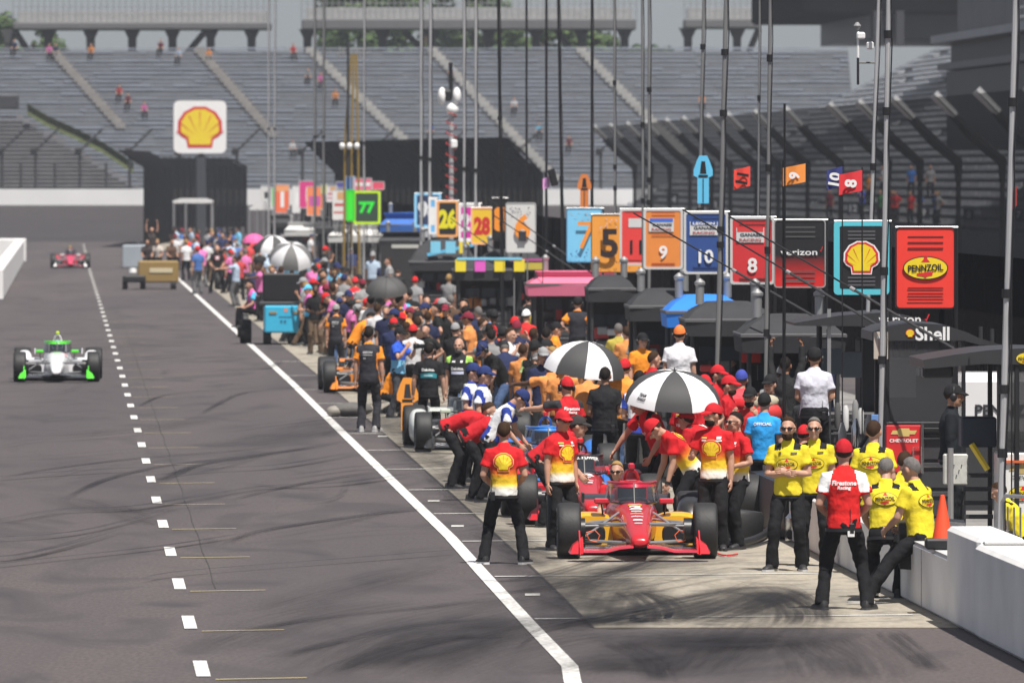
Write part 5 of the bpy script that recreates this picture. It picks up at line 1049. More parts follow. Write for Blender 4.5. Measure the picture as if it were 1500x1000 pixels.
def torso(mb, g, prof, fat):
    rs = []
    for zz, a, b in prof:
        k = max(0, min(1, (zz - .16) / .2)); fa = 1 + (fat - 1) * (1 - abs(zz - .08) / .5)
        if zz < .26: c, Mx, q = g['pel'], g['M'], zz
        else: c, Mx, q = g['chest'], g['M2'], zz - .26
        rs.append(tring(c, Mx, q, a * (1 + (fat - 1) * .7), b * fa, -.02 * (fat - 1) * 5 if zz < .3 else 0))
    mb.rings(rs)
def hand(mb, g, k, s, grip=.5, r=.0085):
    w, d = g['wr' + k], g['hd' + k]; inn = (g['chest'] + V((0, 0, -.1)) - w); inn = (inn - d * inn.dot(d)).normalized(); side = d.cross(inn) * s
    mb.rings([[w + d * t + side * a * math.cos(q * .6283) + inn * b * math.sin(q * .6283) for q in range(10)] for t, a, b in ((-.03, .024, .02), (.01, .029, .019), (.045, .040, .017), (.085, .041, .014), (.095, .03, .010))])
    for i, (off, L) in enumerate(((-.030, .066), (-.010, .078), (.010, .073), (.029, .058))):
        p = w + d * .083 + side * off; a1 = grip * 1.0 + .08 * i; p1 = p + (d * math.cos(a1 * .5) + inn * math.sin(a1 * .5)) * L * .45; p2 = p1 + (d * math.cos(a1 * 1.3) + inn * math.sin(a1 * 1.3)) * L * .32; p3 = p2 + (d * math.cos(a1 * 2) + inn * math.sin(a1 * 2)) * L * .25
        mb.tube([p, p1, p2, p3], [r * 1.05, r, r * .92, r * .75], 6)
    p = w + d * .028 - side * .03; p1 = p + (d * .7 - side * .6 + inn * .3).normalized() * .036; mb.tube([p, p1, p1 + (d * .85 - side * .1 + inn * .5 * grip).normalized() * .032], [r * 1.25, r * 1.1, r * .8], 6)
def head_geo(mb, g, face=True):
    c, m = g['head'], g['MH']
    mb.ell(c + m @ V((0, .012, .028)), (.074, .094, .092), m); mb.ell(c + m @ V((0, -.022, -.045)), (.056, .066, .070), m); mb.ell(c + m @ V((0, -.058, -.085)), (.030, .026, .024), m)
    mb.tube([c + m @ V((0, -.088, .022)), c + m @ V((0, -.112, -.018)), c + m @ V((0, -.090, -.028))], [.010, .016, .012], 8, rnd=True)
    mb.ell(c + m @ V((0, -.072, .030)), (.055, .022, .016), m)
    for s in (1, -1): mb.ell(c + m @ V((s * .076, .008, -.002)), (.012, .022, .034), m); mb.ell(c + m @ V((s * .036, -.066, -.02)), (.022, .018, .022), m)
    mb.tube([g['neck'] - g['M2'] @ V((0, -.01, .05)), g['neck'] + g['M2'] @ V((0, 0, .02)), c + m @ V((0, .015, -.05))], [.066, .056, .054], 10)
BODYP = ((-.12, .13, .10), (-.04, .155, .112), (.06, .148, .105), (.18, .145, .105), (.30, .154, .110), (.40, .156, .102), (.455, .125, .088), (.505, .085, .07), (.545, .06, .06))
SHIRTP = ((-.075, .172, .136), (0, .168, .132), (.08, .160, .126), (.20, .162, .128), (.32, .176, .136), (.40, .178, .126), (.455, .150, .108), (.505, .100, .085), (.545, .072, .070), (.575, .064, .064))
def build_geo(key, z, q=1):
    """q: 0 far (coarse), 1 near"""
    if key in GEO: return GEO[key]
    g = skeleton(z); fat = z.get('fat', 1.0); sl = z.get('sleeve', .62)
    b = MB(); torso(b, g, BODYP, fat); head_geo(b, g)
    for k, s in (('L', 1), ('R', -1)):
        b.tube([g['sh' + k] - g['M2'] @ V((s * .05, 0, 0)), g['sh' + k], g['el' + k].lerp(g['sh' + k], .5), g['el' + k], g['el' + k].lerp(g['wr' + k], .3), g['wr' + k]], [.05, .056, .050, .042, .043, .027], 12, rnd=True)
        b.tube([g['hip' + k], g['kn' + k], g['kn' + k].lerp(g['an' + k], .3), g['an' + k]], [.075, .05, .05, .035], 10, rnd=True)
    s_ = MB(); torso(s_, g, SHIRTP, fat)
    for k, s in (('L', 1), ('R', -1)):
        a, e, w = g['sh' + k], g['el' + k], g['wr' + k]
        if sl <= 1: s_.tube([a - g['M2'] @ V((s * .08, 0, -.012)), a + g['M2'] @ V((s * .01, 0, -.008)), a.lerp(e, sl * .5), a.lerp(e, sl)], [.060, .070, .070, .074 + .008 * (sl < .9)], 14)
        else: s_.tube([a - g['M2'] @ V((s * .08, 0, -.01)), a, a.lerp(e, .5), e, e.lerp(w, .5), w], [.06, .070, .066, .060, .052, .042], 14)
    t_ = MB(); rs_ = [tring(g['pel'], g['M'], zz, a * (1 + (fat - 1) * .6), bb * (1 + (fat - 1) * .8)) for zz, a, bb in ((.055, .160, .118), (.0, .168, .124), (-.06, .172, .128))]
    rs_.append([p + V((0, 0, -.09)) for p in tring(g['pel'], Matrix.Identity(3), -.04, .165, .12)]); t_.rings(rs_)
    for k, s in (('L', 1), ('R', -1)):
        h, kn, an = g['hip' + k], g['kn' + k], g['an' + k]; f = .94 + .06 * fat
        sh = z.get('shorts', 0)
        if sh: t_.tube([h, h.lerp(kn, .5), h.lerp(kn, .95)], [.100, .094, .092], 14)
        else: t_.tube([h + V((0, 0, -.02)), h.lerp(kn, .4), kn, kn.lerp(an, .5), an + V((0, -.01, -.035))], [.080 * f, .088 * f, .074, .069, .076], 14)
    vx = .013 if q else .024
    r = dict(g=g, q=q, z=z)
    r['jb'] = job(b.mesh('body', [SKIN[0]], 0), vx, 2 if q else 1); r['js'] = job(s_.mesh('shirt', [M['white']], 0), vx, 3 if q else 2, .022 if q else .02); r['jt'] = job(t_.mesh('trousers', [M['white']], 0), vx * 1.1, 3 if q else 2, .036 if q else .03)
    # hands, shoes, hair, caps need no remesh
    r['hands'] = MB()
    for k, s in (('L', 1), ('R', -1)): hand(r['hands'], g, k, s, z.get('grip', .55), .0095 if q else .011)
    sh = []
    for k, s in (('L', 1), ('R', -1)):
        a = g['an' + k]; m = Matrix.Rotation(g['ft' + k] + R(z.get('twist', 0) * .3), 3, 'Z') @ Matrix.Rotation(R(z.get('foot_pitch', (0, 0))[0 if s > 0 else 1]), 3, 'X'); o = V((a.x, a.y, a.z - .085))
        up = MB().rings([[o + m @ V((x * w, y, zz * h + .022)) for x, zz in ((-1, 0), (-1.02, .35), (-.8, .8), (-.35, 1), (.35, 1), (.8, .8), (1.02, .35), (1, 0))] for y, w, h in ((.085, .024, .04), (.075, .036, .075), (.02, .040, .085), (-.05, .042, .07), (-.12, .047, .048), (-.175, .040, .035), (-.20, .022, .018))])
        so_ = MB().rings([[o + m @ V((x * w, y, zz)) for x, zz in ((-1, .0), (-1, .026), (1, .026), (1, .0))] for y, w in ((.092, .026), (.08, .040), (0, .042), (-.12, .051), (-.18, .043), (-.207, .022))])
        sh.append((up.mesh('shoe', [M['black']], 60), so_.mesh('sole', [M['white']], 40)))
    r['shoes'] = sh
    c, m = g['head'], g['MH']
    def dome(kx, front, back, lift=0, cc=.02):
        rr = random.Random(5); v = []; f = []; nu, nv = 20, 9
        for i in range(nv + 1):
            for j in range(nu):
                a = 6.28319 * j / nu; fr = (1 - math.cos(a - math.pi / 2 + math.pi)) / 2      # 1 at the front (-y)
                lim = R(front + (back - front) * (.5 + .5 * math.sin(a)) ** 1.5); ph = R(90) - (R(90) - lim) * i / nv
                jit = 1 + rr.uniform(-cc, cc)
                v.append(c + m @ V((.074 * kx * jit * math.cos(ph) * math.cos(a), .012 + .094 * kx * jit * math.cos(ph) * math.sin(a), .028 + (.092 * kx * jit + lift) * math.sin(ph))))
        for i in range(nv):
            for j in range(nu): f.append((i * nu + j, i * nu + (j + 1) % nu, (i + 1) * nu + (j + 1) % nu, (i + 1) * nu + j))
        b2 = MB().add(v, f); return b2
    r['hair'] = dome(1.08, 48, -44, .006, .03).mesh('hair', [M['black']], 60); r['capdome'] = dome(1.16, 12, -8, .012, .004)
    r['hairlow'] = dome(1.07, 5, -44, -.004, .02).mesh('hair', [M['black']], 60)
    cp = r['capdome']; vis = []
    for y, zz in ((-.085, .062), (-.13, .050), (-.165, .032)):
        vis.append([c + m @ V((math.sin(R(a)) * .078 * (1 if y > -.1 else .95 if y > -.15 else .62), y + .055 * (1 - math.cos(R(a))) , zz - .02 * (1 - math.cos(R(a))))) for a in range(-75, 76, 15)])
    vb = MB().rings(vis + [[p + m @ V((0, .004, -.006)) for p in rr] for rr in vis[::-1]], cap=False, close=False)
    r['cap'] = cp.mesh('cap', [M['black']], 60); r['visor'] = vb.mesh('cap_visor', [M['black']], 60)
    e = MB()
    for s in (1, -1): e.ell(c + m @ V((s * .033, -.079, .016)), (.013, .007, .007), m)
    e.ell(c + m @ V((0, -.081, -.052)), (.022, .006, .0055), m); r['eyes'] = e.mesh('eyes', [plain((.05, .022, .018), 'eye dark')], 60)
    e = MB()
    for s in (1, -1): e.ell(c + m @ V((s * .034, -.090, .014)), (.028, .012, .019), m); e.tube([c + m @ V((s * .058, -.078, .02)), c + m @ V((s * .082, .0, .015))], .004, 5)
    e.tube([c + m @ V((-.012, -.1, .02)), c + m @ V((.012, -.1, .02))], .004, 5); r['glasses'] = e.mesh('sunglasses', [plain((.01, .01, .012), 'lens black', .15)], 60)
    e = MB().tube([c + m @ V((.100 * math.cos(R(a)), .01, .02 + .118 * math.sin(R(a)))) for a in range(0, 181, 15)], .009, 6)
    for s in (1, -1): e.ell(c + m @ V((s * .098, .008, -.005)), (.024, .040, .046), m)
    e.tube([c + m @ V((.10, -.02, -.02)), c + m @ V((.07, -.09, -.06)), c + m @ V((.02, -.115, -.06))], .006, 5); r['headset'] = e.mesh('headset', [M['black']], 60)
    r['beard'] = MB().ell(c + m @ V((0, -.034, -.068)), (.060, .060, .052), m).mesh('beard', [hair_m('brown')], 60)
    r['belt'] = MB().rings([tring(g['pel'], g['M'], zz, .182 * (1 + (fat - 1) * .65), .137 * (1 + (fat - 1) * .85)) for zz in (-.10, -.065)], cap=False).mesh('belt', [M['black']], 40)
    GEO[key] = r
    return r
def finish_jobs():
    dg = bpy.context.evaluated_depsgraph_get(); dg.update()
    res = [bpy.data.meshes.new_from_object(o.evaluated_get(dg)) for o in JOBS]
    for o in JOBS:
        me = o.data; bpy.data.objects.remove(o); bpy.data.meshes.remove(me)
    for r in GEO.values():
        bm = bmesh.new(); bm.from_mesh(res[r['jb']]); hm = r['hands'].mesh('h', [], 0); bm.from_mesh(hm); me = bpy.data.meshes.new('body'); bm.to_mesh(me); bm.free(); me.materials.append(SKIN[0]); me.shade_smooth(); r['body'] = me
        me = res[r['js']]; me.name = 'shirt'; me.shade_smooth(); r['shirt0'] = me; r['shirts'] = {}
        co = np.empty(len(me.vertices) * 3, np.float32); me.vertices.foreach_get('co', co); co = co.reshape(-1, 3); g = r['g']
        def loc(c, Mx): return (co - np.array(c)) @ np.array(Mx)
        lo_, up_ = loc(g['pel'], g['M']), loc(g['chest'], g['M2']); hi = up_[:, 2] > 0
        al = np.where(hi, up_[:, 2] + .26, lo_[:, 2]); ac = np.where(hi, up_[:, 0], lo_[:, 0]); fr = -np.where(hi, up_[:, 1], lo_[:, 1])
        sv = np.zeros(len(co), np.float32)
        for k in 'LR':
            a, e = np.array(g['sh' + k]), np.array(g['el' + k]); d = e - a; t = ((co - a) @ d) / (d @ d); tt = np.clip(t, .1, 1.0); dist = np.linalg.norm(co - (a + tt[:, None] * d), axis=1)
            ins = (np.abs(ac) / .185) ** 2 + (fr / .135) ** 2
            far = np.linalg.norm(co - (np.array(g['el' + k]) + np.array(g['wr' + k])) / 2, axis=1) < .19
            sv = np.maximum(sv, np.where(((dist < .098) & ((t > .22) | (np.abs(ac) > .19))) & (ins > .72) | (far & (r['z'].get('sleeve', .62) > 1) & (ins > 1.1)), 1, 0))
        r['att'] = np.stack([al, ac, fr, sv], 1); at = me.attributes.new('along', 'FLOAT', 'POINT'); at.data.foreach_set('value', np.ascontiguousarray(al / .57, dtype=np.float32))
        r['trousers'] = res[r['jt']]; r['trousers'].name = 'trousers'; r['trousers'].shade_smooth()
# shirt designs: per face area index from (height, across, front, sleeve)
def D_plain(a): return np.zeros(len(a), int)
def D_sleeve(a): return (a[:, 3] > .5).astype(int)
def D_yoke(a): return np.where((a[:, 0] > .452) & (np.abs(a[:, 1]) > .075) & (np.abs(a[:, 1]) < .155), 1, 0)
def D_raglan(a): return np.where((np.abs(a[:, 1]) > .115 + (.50 - a[:, 0]) * .22) & (a[:, 0] > .30) & (np.abs(a[:, 1]) < .26), 1, 0)
def D_vest(a): return np.where((a[:, 3] > .5) | (a[:, 0] > .535), 1, 0)
def D_honda(a): return np.where((a[:, 3] > .5) & (np.abs(a[:, 1]) < .245) | (a[:, 0] > .53), 1, np.where((a[:, 0] < .14) & (np.abs(a[:, 1]) < .15), 1, 0))
def D_shoulder(a): return np.where((a[:, 0] > .40) & (np.abs(a[:, 1]) > .135) & (a[:, 0] < .52), 1, 0)
def D_band(a): return np.where((a[:, 0] > .22) & (a[:, 0] < .30) & (np.abs(a[:, 1]) < .145), 1, 0)
def D_lower(a): return np.where((a[:, 0] < .2), 1, 0)
DES = dict(plain=D_plain, sleeve=D_sleeve, yoke=D_yoke, raglan=D_raglan, vest=D_vest, honda=D_honda, shoulder=D_shoulder, band=D_band, lower=D_lower)
def shirt_mesh(r, des):
    if des not in r['shirts']:
        me = r['shirt0'].copy(); n = 1 if des == 'plain' else 2
        me.materials.clear()
        for _ in range(n): me.materials.append(M['white'])
        if n > 1:
            cen = np.array([r['att'][list(p.vertices)].mean(0) for p in me.polygons]); me.polygons.foreach_set('material_index', DES[des](cen).astype(np.int32))
        r['shirts'][des] = me
    return r['shirts'][des]
def shell_shirt():
    m = cloth((.60, .02, .025), 'red to yellow team shirt'); 
    if m.get('done'): return m
    m['done'] = 1; n = m.node_tree.nodes; l = m.node_tree.links; a = n.new('ShaderNodeAttribute'); a.attribute_name = 'along'; c = n.new('ShaderNodeValToRGB'); c.color_ramp.elements[0].position = .0
    c.color_ramp.elements[0].color = (.75, .74, .70, 1); c.color_ramp.elements[1].position = .50; c.color_ramp.elements[1].color = (.58, .016, .022, 1)
    for p, q in ((.02, (.75, .72, .62, 1)), (.12, (.82, .58, .04, 1)), (.24, (.80, .50, .03, 1)), (.36, (.72, .16, .02, 1))): e = c.color_ramp.elements.new(p); e.color = q
    l.new(a.outputs['Fac'], c.inputs[0]); l.new(c.outputs[0], n['Principled BSDF'].inputs['Base Color']); return m
POSES = dict(
    stand=dict(arms=(((.16, .02, -1), (.05, .16, -1)), ((.16, .02, -1), (.05, .16, -1))), feet=((.13, 0), (-.13, .03))),
    wide=dict(arms=(((.30, -.02, -1), (-.3, .75, -.35)), ((.30, -.02, -1), (-.3, .75, -.35))), feet=((.24, 0), (-.24, .0)), hz=.90, toe=25),
    hips=dict(arms=(((.62, -.25, -.8), (-.75, .45, -.5)), ((.62, -.25, -.8), (-.75, .45, -.5))), feet=((.16, 0), (-.16, .04))),
    onehip=dict(arms=(((.30, -.05, -1), (-.45, .8, -.15)), ((.16, .02, -1), (.03, .2, -1))), feet=((.12, -.05), (-.12, .08))),
    cross=dict(arms=(((.24, .12, -1), (-.88, .50, .16)), ((.24, .16, -1), (-.88, .52, .06))), feet=((.15, 0), (-.17, -.12)), grip=.3),
    front=dict(arms=(((.2, .05, -1), (-.45, .9, -.15)), ((.2, .05, -1), (-.45, .9, -.05))), feet=((.13, 0), (-.13, .05))),
    phone=dict(arms=(((.25, .3, -.9), (-.4, .5, .9)), ((.16, .02, -1), (.05, .2, -1))), feet=((.12, 0), (-.14, .06)), pitch=12),
    camera=dict(arms=(((.35, .55, -.7), (-.35, .4, .85)), ((.35, .55, -.7), (-.4, .4, .85))), feet=((.15, 0), (-.15, .1))),
    point=dict(arms=(((.5, .75, -.15), (.25, .9, .0)), ((.16, 0, -1), (.0, .25, -1))), feet=((.13, 0), (-.13, .05))),
    up=dict(arms=(((.25, .25, .95), (-.05, .1, 1)), ((.25, .25, .95), (-.05, .1, 1))), feet=((.13, 0), (-.13, .05)), grip=1.0),
    bend=dict(arms=(((.1, .9, -.45), (-.1, .9, .3)), ((.1, .9, -.45), (-.1, .9, .3))), feet=((.15, .0), (-.15, .1)), lean=62, curl=14, py=.16, hz=.90, pitch=-18),
    lean=dict(arms=(((.2, .75, -.6), (0, .9, -.25)), ((.2, .6, -.75), (-.1, .9, -.2))), feet=((.15, -.1), (-.15, .22)), lean=28, curl=8, py=.08, hz=.91, pitch=8),
    sit=dict(arms=(((.2, .35, -.9), (-.2, .9, -.3)), ((.2, .35, -.9), (-.2, .9, -.3))), feet=((.13, -.42), (-.13, -.42)), hz=.50, lean=6),
    crouch=dict(arms=(((.2, .6, -.75), (-.2, .9, -.1)), ((.2, .6, -.75), (-.2, .9, -.1))), feet=((.16, -.12), (-.16, .12)), hz=.42, lean=24, py=.1, knee=.3),
    walk=dict(arms=(((.15, .35, -1), (0, .5, -.9)), ((.15, -.35, -1), (0, .1, -1))), feet=((.10, -.28), (-.10, .30)), hz=.89),
)
SPECS = []
def person(px, h=None, foot=None, s=None, H=None, base=0.0, t=None, **k):
    """px column, h head-top row, foot row or scale s (photo px per metre)"""
    if s is None: s = (foot - HY) / (CH - base) if foot else (h - HY) / (CH - base - 1.76)
    if H is None and h is not None: H = CH - base - (h - HY) / s
    k.setdefault('pose', 'stand'); H = H or 1.76
    if POSES[k['pose'].split('/')[0]].get('lean', 0) > 20 or k['pose'] in ('sit', 'crouch') or k.get('HH'): H = k.get('HH', 1.76)
    SPECS.append(dict(k, loc=(((px - CX) / s) if t is None else TK * F / s + t, F / s, base), sc=H / 1.78, s=s))
def build_people():
    for sp in SPECS:
        z = dict(POSES[sp['pose']]); z.update(sp.get('mod', {})); q = 1 if sp['s'] > 78 else 0
        if sp.get('fat'): z['fat'] = sp['fat']
        if sp.get('sleeve'): z['sleeve'] = sp['sleeve']
        if sp.get('shorts'): z['shorts'] = 1
        sp['key'] = sp['pose'] + repr(sorted((sp.get('mod') or {}).items(), key=str)) + str(z.get('fat')) + str(z.get('sleeve')) + str(q) + str(sp.get('shorts')); build_geo(sp['key'], z, q)
    finish_jobs()
    for sp in SPECS:
        r = GEO[sp['key']]; near = sp['s'] > 78; g = r['g']
        o = obj('person', r['body'], None, [SKIN[sp.get('skin', 0)]]); o.location = sp['loc']; o.rotation_euler = (0, 0, R(sp.get('rz', 0))); o.scale = (sp['sc'],) * 3
        tag(o, sp['lab'], 'person', sp.get('group'))
        c = sp.get('shirt', WHITE); c2 = sp.get('c2'); des = sp.get('des', 'plain'); sm = shell_shirt() if c == 'shell' else cloth(c, 'shirt cloth')
        me = shirt_mesh(r, des); sh = obj('shirt', me, o, [sm] + ([cloth(c2, 'shirt cloth')] if c2 else []))
        tr = obj('trousers', r['trousers'], o, [cloth(sp.get('trs', (.011, .011, .013)), 'trouser cloth')])
        for up, so_ in r['shoes']:
            u = obj('shoe', up, o, [plain(sp.get('shoe', (.02, .02, .022)), 'shoe')]); 
            if near: obj('sole', so_, u, [plain(sp.get('sole', (.05, .05, .05)), 'sole')])
        hd = sp.get('hat')
        if hd is not None:
            cp = obj('cap', r['cap'], o, [cloth(hd, 'cap cloth')]); obj('cap_visor', r['visor'], cp, [cloth(sp.get('visor', hd), 'cap cloth')])
            if sp.get('hair', 'brown') != 'none': obj('hair', r['hairlow'], o, [hair_m(sp.get('hair', 'brown'))])
        elif sp.get('hair', 'brown') != 'bald': obj('hair', r['hair'], o, [hair_m(sp.get('hair', 'brown'))])
        if sp.get('glasses'): obj('sunglasses', r['glasses'], o)
        elif near: obj('eyes', r['eyes'], o)
        if sp.get('headset'): obj('headset', r['headset'], o)
        if sp.get('beard'): obj('beard', r['beard'], o, [hair_m(sp.get('beard'))])
        if near: obj('belt', r['belt'], o)
        if sp.get('logo'):
            bv = bvh_of(me)
            for side, (zz, x), L in sp['logo']:
                lo_ = zz < .26; cc, Mx, q = (g['pel'], g['M'], zz) if lo_ else (g['chest'], g['M2'], zz - .26); f = 1 if side == 'front' else -1
                decal(bv, L, cc + Mx @ V((x * f, 0, q)), Mx @ V((f, 0, 0)), Mx @ V((0, 0, 1)), Mx @ V((0, -f, 0)), sh, off=.011, maxlen=.035, reach=.4)
        if sp.get('radio'): 
            p = g['pel'] + g['M'] @ V((sp['radio'] * .13, .125, -.07)); rd = MB().box(p, (.055, .035, .11), ch=.008); rd.tube([p + V((.015, 0, .05)), p + V((.015, 0, .20))], .004, 5); rd.build('belt_radio', M['black'], o)
        for fn in sp.get('extra', ()): fn(o, g)
# ---- who stands where ---------------------------------------------------
SHB = ('back', (.33, 0), shell_layers(.21, (0, 0), (.75, .5, .1))); SHF = ('front', (.30, 0), shell_layers(.20, (0, 0), (.75, .5, .1)))
BADGE = [('front', (.43, -.09), [(rect2d(.07, .018), (.7, .5, .1)), (rect2d(.06, .02, (0, -.03)), (.7, .6, .6))]), ('front', (.43, .09), [(rect2d(.05, .03), WHITE), (rect2d(.07, .015, (0, -.035)), WHITE)])]
FIRE = [('back', (.36, 0), [(text2d('Firestone', .25, .05, (0, .03), .03, .15), WHITE), (text2d('Racing', .14, .045, (0, -.025), .03, .15), WHITE)])]
PEN = [('back', (.33, 0), penn_layers(.27, (0, 0), .55))]; PENF = [('front', (.29, 0), penn_layers(.25, (0, 0), .55)), ('front', (.42, .08), [(rect2d(.07, .02), (.1, .08, .03))]), ('front', (.42, -.08), [(rect2d(.03, .03), (.1, .08, .03))])]
OFF = [('back', (.41, 0), [(text2d('OFFICIAL', .25, .042, (0, 0), .03), WHITE)])]
DEL = [('back', (.36, 0), [(text2d('Deloitte.', .22, .05, (0, 0), .03), WHITE)]), ('back', (.26, 0), [(rect2d(.23, .06), (.04, .28, .33)), (rect2d(.15, .022), (.5, .65, .7))])]
DELF = [('front', (.30, 0), [(text2d('Deloitte.', .22, .05, (0, 0), .03), WHITE)]), ('front', (.22, 0), [(rect2d(.22, .05), (.55, .58, .75))]), ('front', (.42, .07), [(rect2d(.04, .04), WHITE)]), ('front', (.42, -.07), [(rect2d(.06, .03), WHITE)])]
ARW = [('back', (.36, 0), [(text2d('ARROW', .17, .04, (0, .03), .02), (.55, .55, .56)), (rect2d(.16, .012, (0, -.015)), (.4, .4, .4)), (rect2d(.05, .03, (-.05, -.07)), (.4, .4, .4))])]
VZB = [('back', (.40, 0), [(rect2d(.20, .03), WHITE), (rect2d(.12, .02, (0, -.05)), WHITE)])]; VZF = [('front', (.30, 0), [(text2d('verizon', .24, .06, (0, 0), .02), WHITE)])] + BADGE
YELW = (.70, .57, .03); REDS = (.50, .016, .024); BLK = (.014, .014, .016); VEST = (.030, .030, .038); HB = (.03, .06, .34); W8 = (.72, .72, .74); OBL = (.03, .32, .74)
def card(o, g): MB().box(g['pel'] + V((-.07, .135, -.12)), (.07, .012, .06)).build('white_card', M['white'], o)
def camera_prop(o, g):
    p = (g['wrL'] + g['wrR']) / 2 + V((0, -.12, .03)); MB().box(p, (.15, .08, .11), ch=.02).lathe(p, (0, -1, 0), [(.035, 0), (.045, .1), (.05, .3), (.04, .3)], 14).build('camera', M['black'], o)
def wristband(o, g): MB().tube([g['wrL'] - g['hdL'] * .02, g['wrL'] + g['hdL'] * .015], .034, 10).build('watch', M['black'], o)
def lanyard(o, g):
    a = g['chest'] + g['M2'] @ V((.06, -.13, .18)); MB().tube([a, g['chest'] + g['M2'] @ V((.02, -.155, -.1))], .006, 5).box(g['chest'] + g['M2'] @ V((.02, -.16, -.16)), (.08, .006, .11)).build('pass', plain((.1, .3, .6), 'pass'), o)
P = person
# nearest group
P(738, 618, 826, H=1.70, pose='wide', rz=178, shirt='shell', logo=[SHB], radio=1, shoe=BLK, sole=(.7, .7, .7), hair='brown', lab='person in red and yellow scallop shirt standing legs apart by the white line')
P(821, 612, 806, H=1.70, pose='stand', rz=38, shirt='shell', logo=[SHF] + BADGE, hat=REDS, glasses=1, fat=1.08, lab='person in red cap and sunglasses standing between the tyres of the nearest cars')
P(702, foot=733, pose='bend', rz=88, shirt=REDS, hat=(.03, .028, .026), logo=VZB, fat=1.1, hair='dark', lab='person in red shirt and black cap bending right over the blue car')
P(672, foot=716, pose='bend', rz=84, shirt=REDS, hair='brown', mod=dict(lean=68), lab='person in red shirt bending low behind the black capped bending man')
P(806, foot=772, pose='bend', rz=86, shirt=REDS, hat=(.04, .035, .035), mod=dict(lean=50), lab='person in red shirt and dark cap bending right beside the number 12 car')
P(906, s=116, pose='sit', HH=1.7, rz=-12, mod=dict(hz=.12, feet=((.13, -.7), (-.13, -.72))), shirt=REDS, hair='blond', glasses=1, lab='blond person with dark glasses sitting low behind the nearest car')
P(962, 604, foot=757, pose='lean', HH=1.80, rz=-52, shirt=REDS, des='yoke', c2=BLK, logo=VZF, hair='brown', mod=dict(arms=(((.2, .5, -.8), (-.2, .8, -.4)), ((.75, .75, -.55), (.5, .8, -.5)))), lab='person in red verizon shirt reaching left across the number 12 car under the umbrella')
P(1004, foot=790, pose='lean', HH=1.74, rz=-78, shirt='shell', hat=REDS, logo=[('back', (.40, -.02), shell_layers(.19, (0, 0), (.75, .5, .1)))], mod=dict(lean=36, pitch=14, arms=(((.05, .7, -.75), (.0, .85, -.5)), ((.1, .75, -.65), (0, .9, -.45)))), extra=[wristband], lab='person in scallop shirt and red cap leaning over the nearest car with both arms')
P(1046, 588, 806, H=1.78, pose='onehip', rz=-16, shirt='shell', logo=[SHF] + BADGE, hat=REDS, beard='dark', mod=dict(yaw=-42, arms=(((.14, .0, -1), (.02, .15, -1)), ((.35, .1, -.9), (-.2, .8, .1)))), lab='bearded person in red cap with large scallop on the chest right of the nearest car')
P(1081, 603, 804, H=1.68, pose='onehip', rz=-58, shirt='shell', logo=[('front', (.30, .0), shell_layers(.17)), BADGE[1]], hair='dark', glasses=1, extra=[wristband], lab='dark haired person in sunglasses and scallop shirt with hand on hip')
P(1036, foot=762, pose='bend', rz=-128, shirt=REDS, des='yoke', c2=BLK, hat=REDS, logo=[('back', (.36, 0), [(text2d('V', .09, .11, (0, 0), .04), WHITE)])], mod=dict(lean=48), lab='person in red shirt with a white V on the bent back behind the umbrella')
P(1119, 585, 766, H=1.70, pose='front', rz=168, shirt=OBL, logo=OFF, hat=BLK, lab='person in bright blue OFFICIAL shirt and black cap left of the arms crossed man')
P(1155, 612, 836, H=1.78, pose='cross', rz=-10, shirt=YELW, des='yoke', c2=BLK, glasses=1, beard='brown', hair='brown', logo=PENF, sole=(.5, .5, .5), lab='bearded person in yellow shirt and sunglasses standing with arms crossed')
P(1193, 613, 829, H=1.74, pose='stand', rz=-6, shirt=YELW, des='yoke', c2=BLK, glasses=1, hair='grey', logo=PENF, lab='grey haired person in yellow shirt and sunglasses beside the arms crossed man')
P(1236, 640, 893, H=1.81, pose='wide', rz=180, shirt=(.66, .02, .02), des='raglan', c2=WHITE, hat=(.42, .012, .02), logo=FIRE, fat=1.05, radio=-.6, extra=[card], mod=dict(feet=((.22, 0), (-.24, .02))), lab='person in red and white Firestone Racing shirt and red cap, nearest of all')
P(1279, 612, pose='front', rz=166, shirt=YELW, des='yoke', c2=BLK, hair='brown', logo=PEN, lab='tall brown haired person in yellow oil shirt turned away behind the Firestone man')
P(1297, s=138, pose='sit', HH=1.76, rz=176, mod=dict(hz=.72, feet=((.14, -.30), (-.14, -.34)), lean=10, pitch=14), shirt=YELW, des='yoke', c2=BLK, hair='grey', logo=PEN, radio=-.9, fat=1.12, lab='person in yellow shirt with belt radio right of the Firestone man, back to us')
P(1350, s=139.5, pose='sit', HH=1.76, rz=-128, mod=dict(hz=.74, feet=((.62, -.30), (.05, -.62, .12)), lean=8, foot_pitch=(0, -30), arms=(((.25, .4, -.85), (-.3, .8, -.3)), ((.2, .3, -.9), (-.2, .9, -.2)))), shirt=YELW, des='yoke', c2=BLK, hair='grey', logo=PEN, sole=(.6, .6, .6), fat=1.05, lab='person in yellow shirt sitting on the low wall beside the cone, one leg out')
P(1319, s=126, pose='sit', HH=1.74, rz=150, shirt=YELW, des='yoke', c2=BLK, hair='brown', logo=PEN, lab='brown haired person in yellow shirt low behind the wall between two yellow shirted men')
P(1487, s=128, pose='crouch', HH=1.5, rz=-100, shirt=YELW, des='yoke', c2=BLK, hair='brown', lab='person in yellow shirt crouching at the right edge behind the wall')
P(1392, s=119, base=.12, H=1.82, pose='stand', rz=88, shirt=(.013, .016, .02), sleeve=2, hat=BLK, headset=1, trs=(.012, .014, .017), skin=1, fat=1.1, lab='person all in black with cap and headset standing in profile under the right canopy')
P(1357, 548, s=112, base=.18, pose='front', rz=80, shirt=(.55, .03, .03), hair='dark', skin=3, lab='person in red shirt seen dimly behind the clear screen')
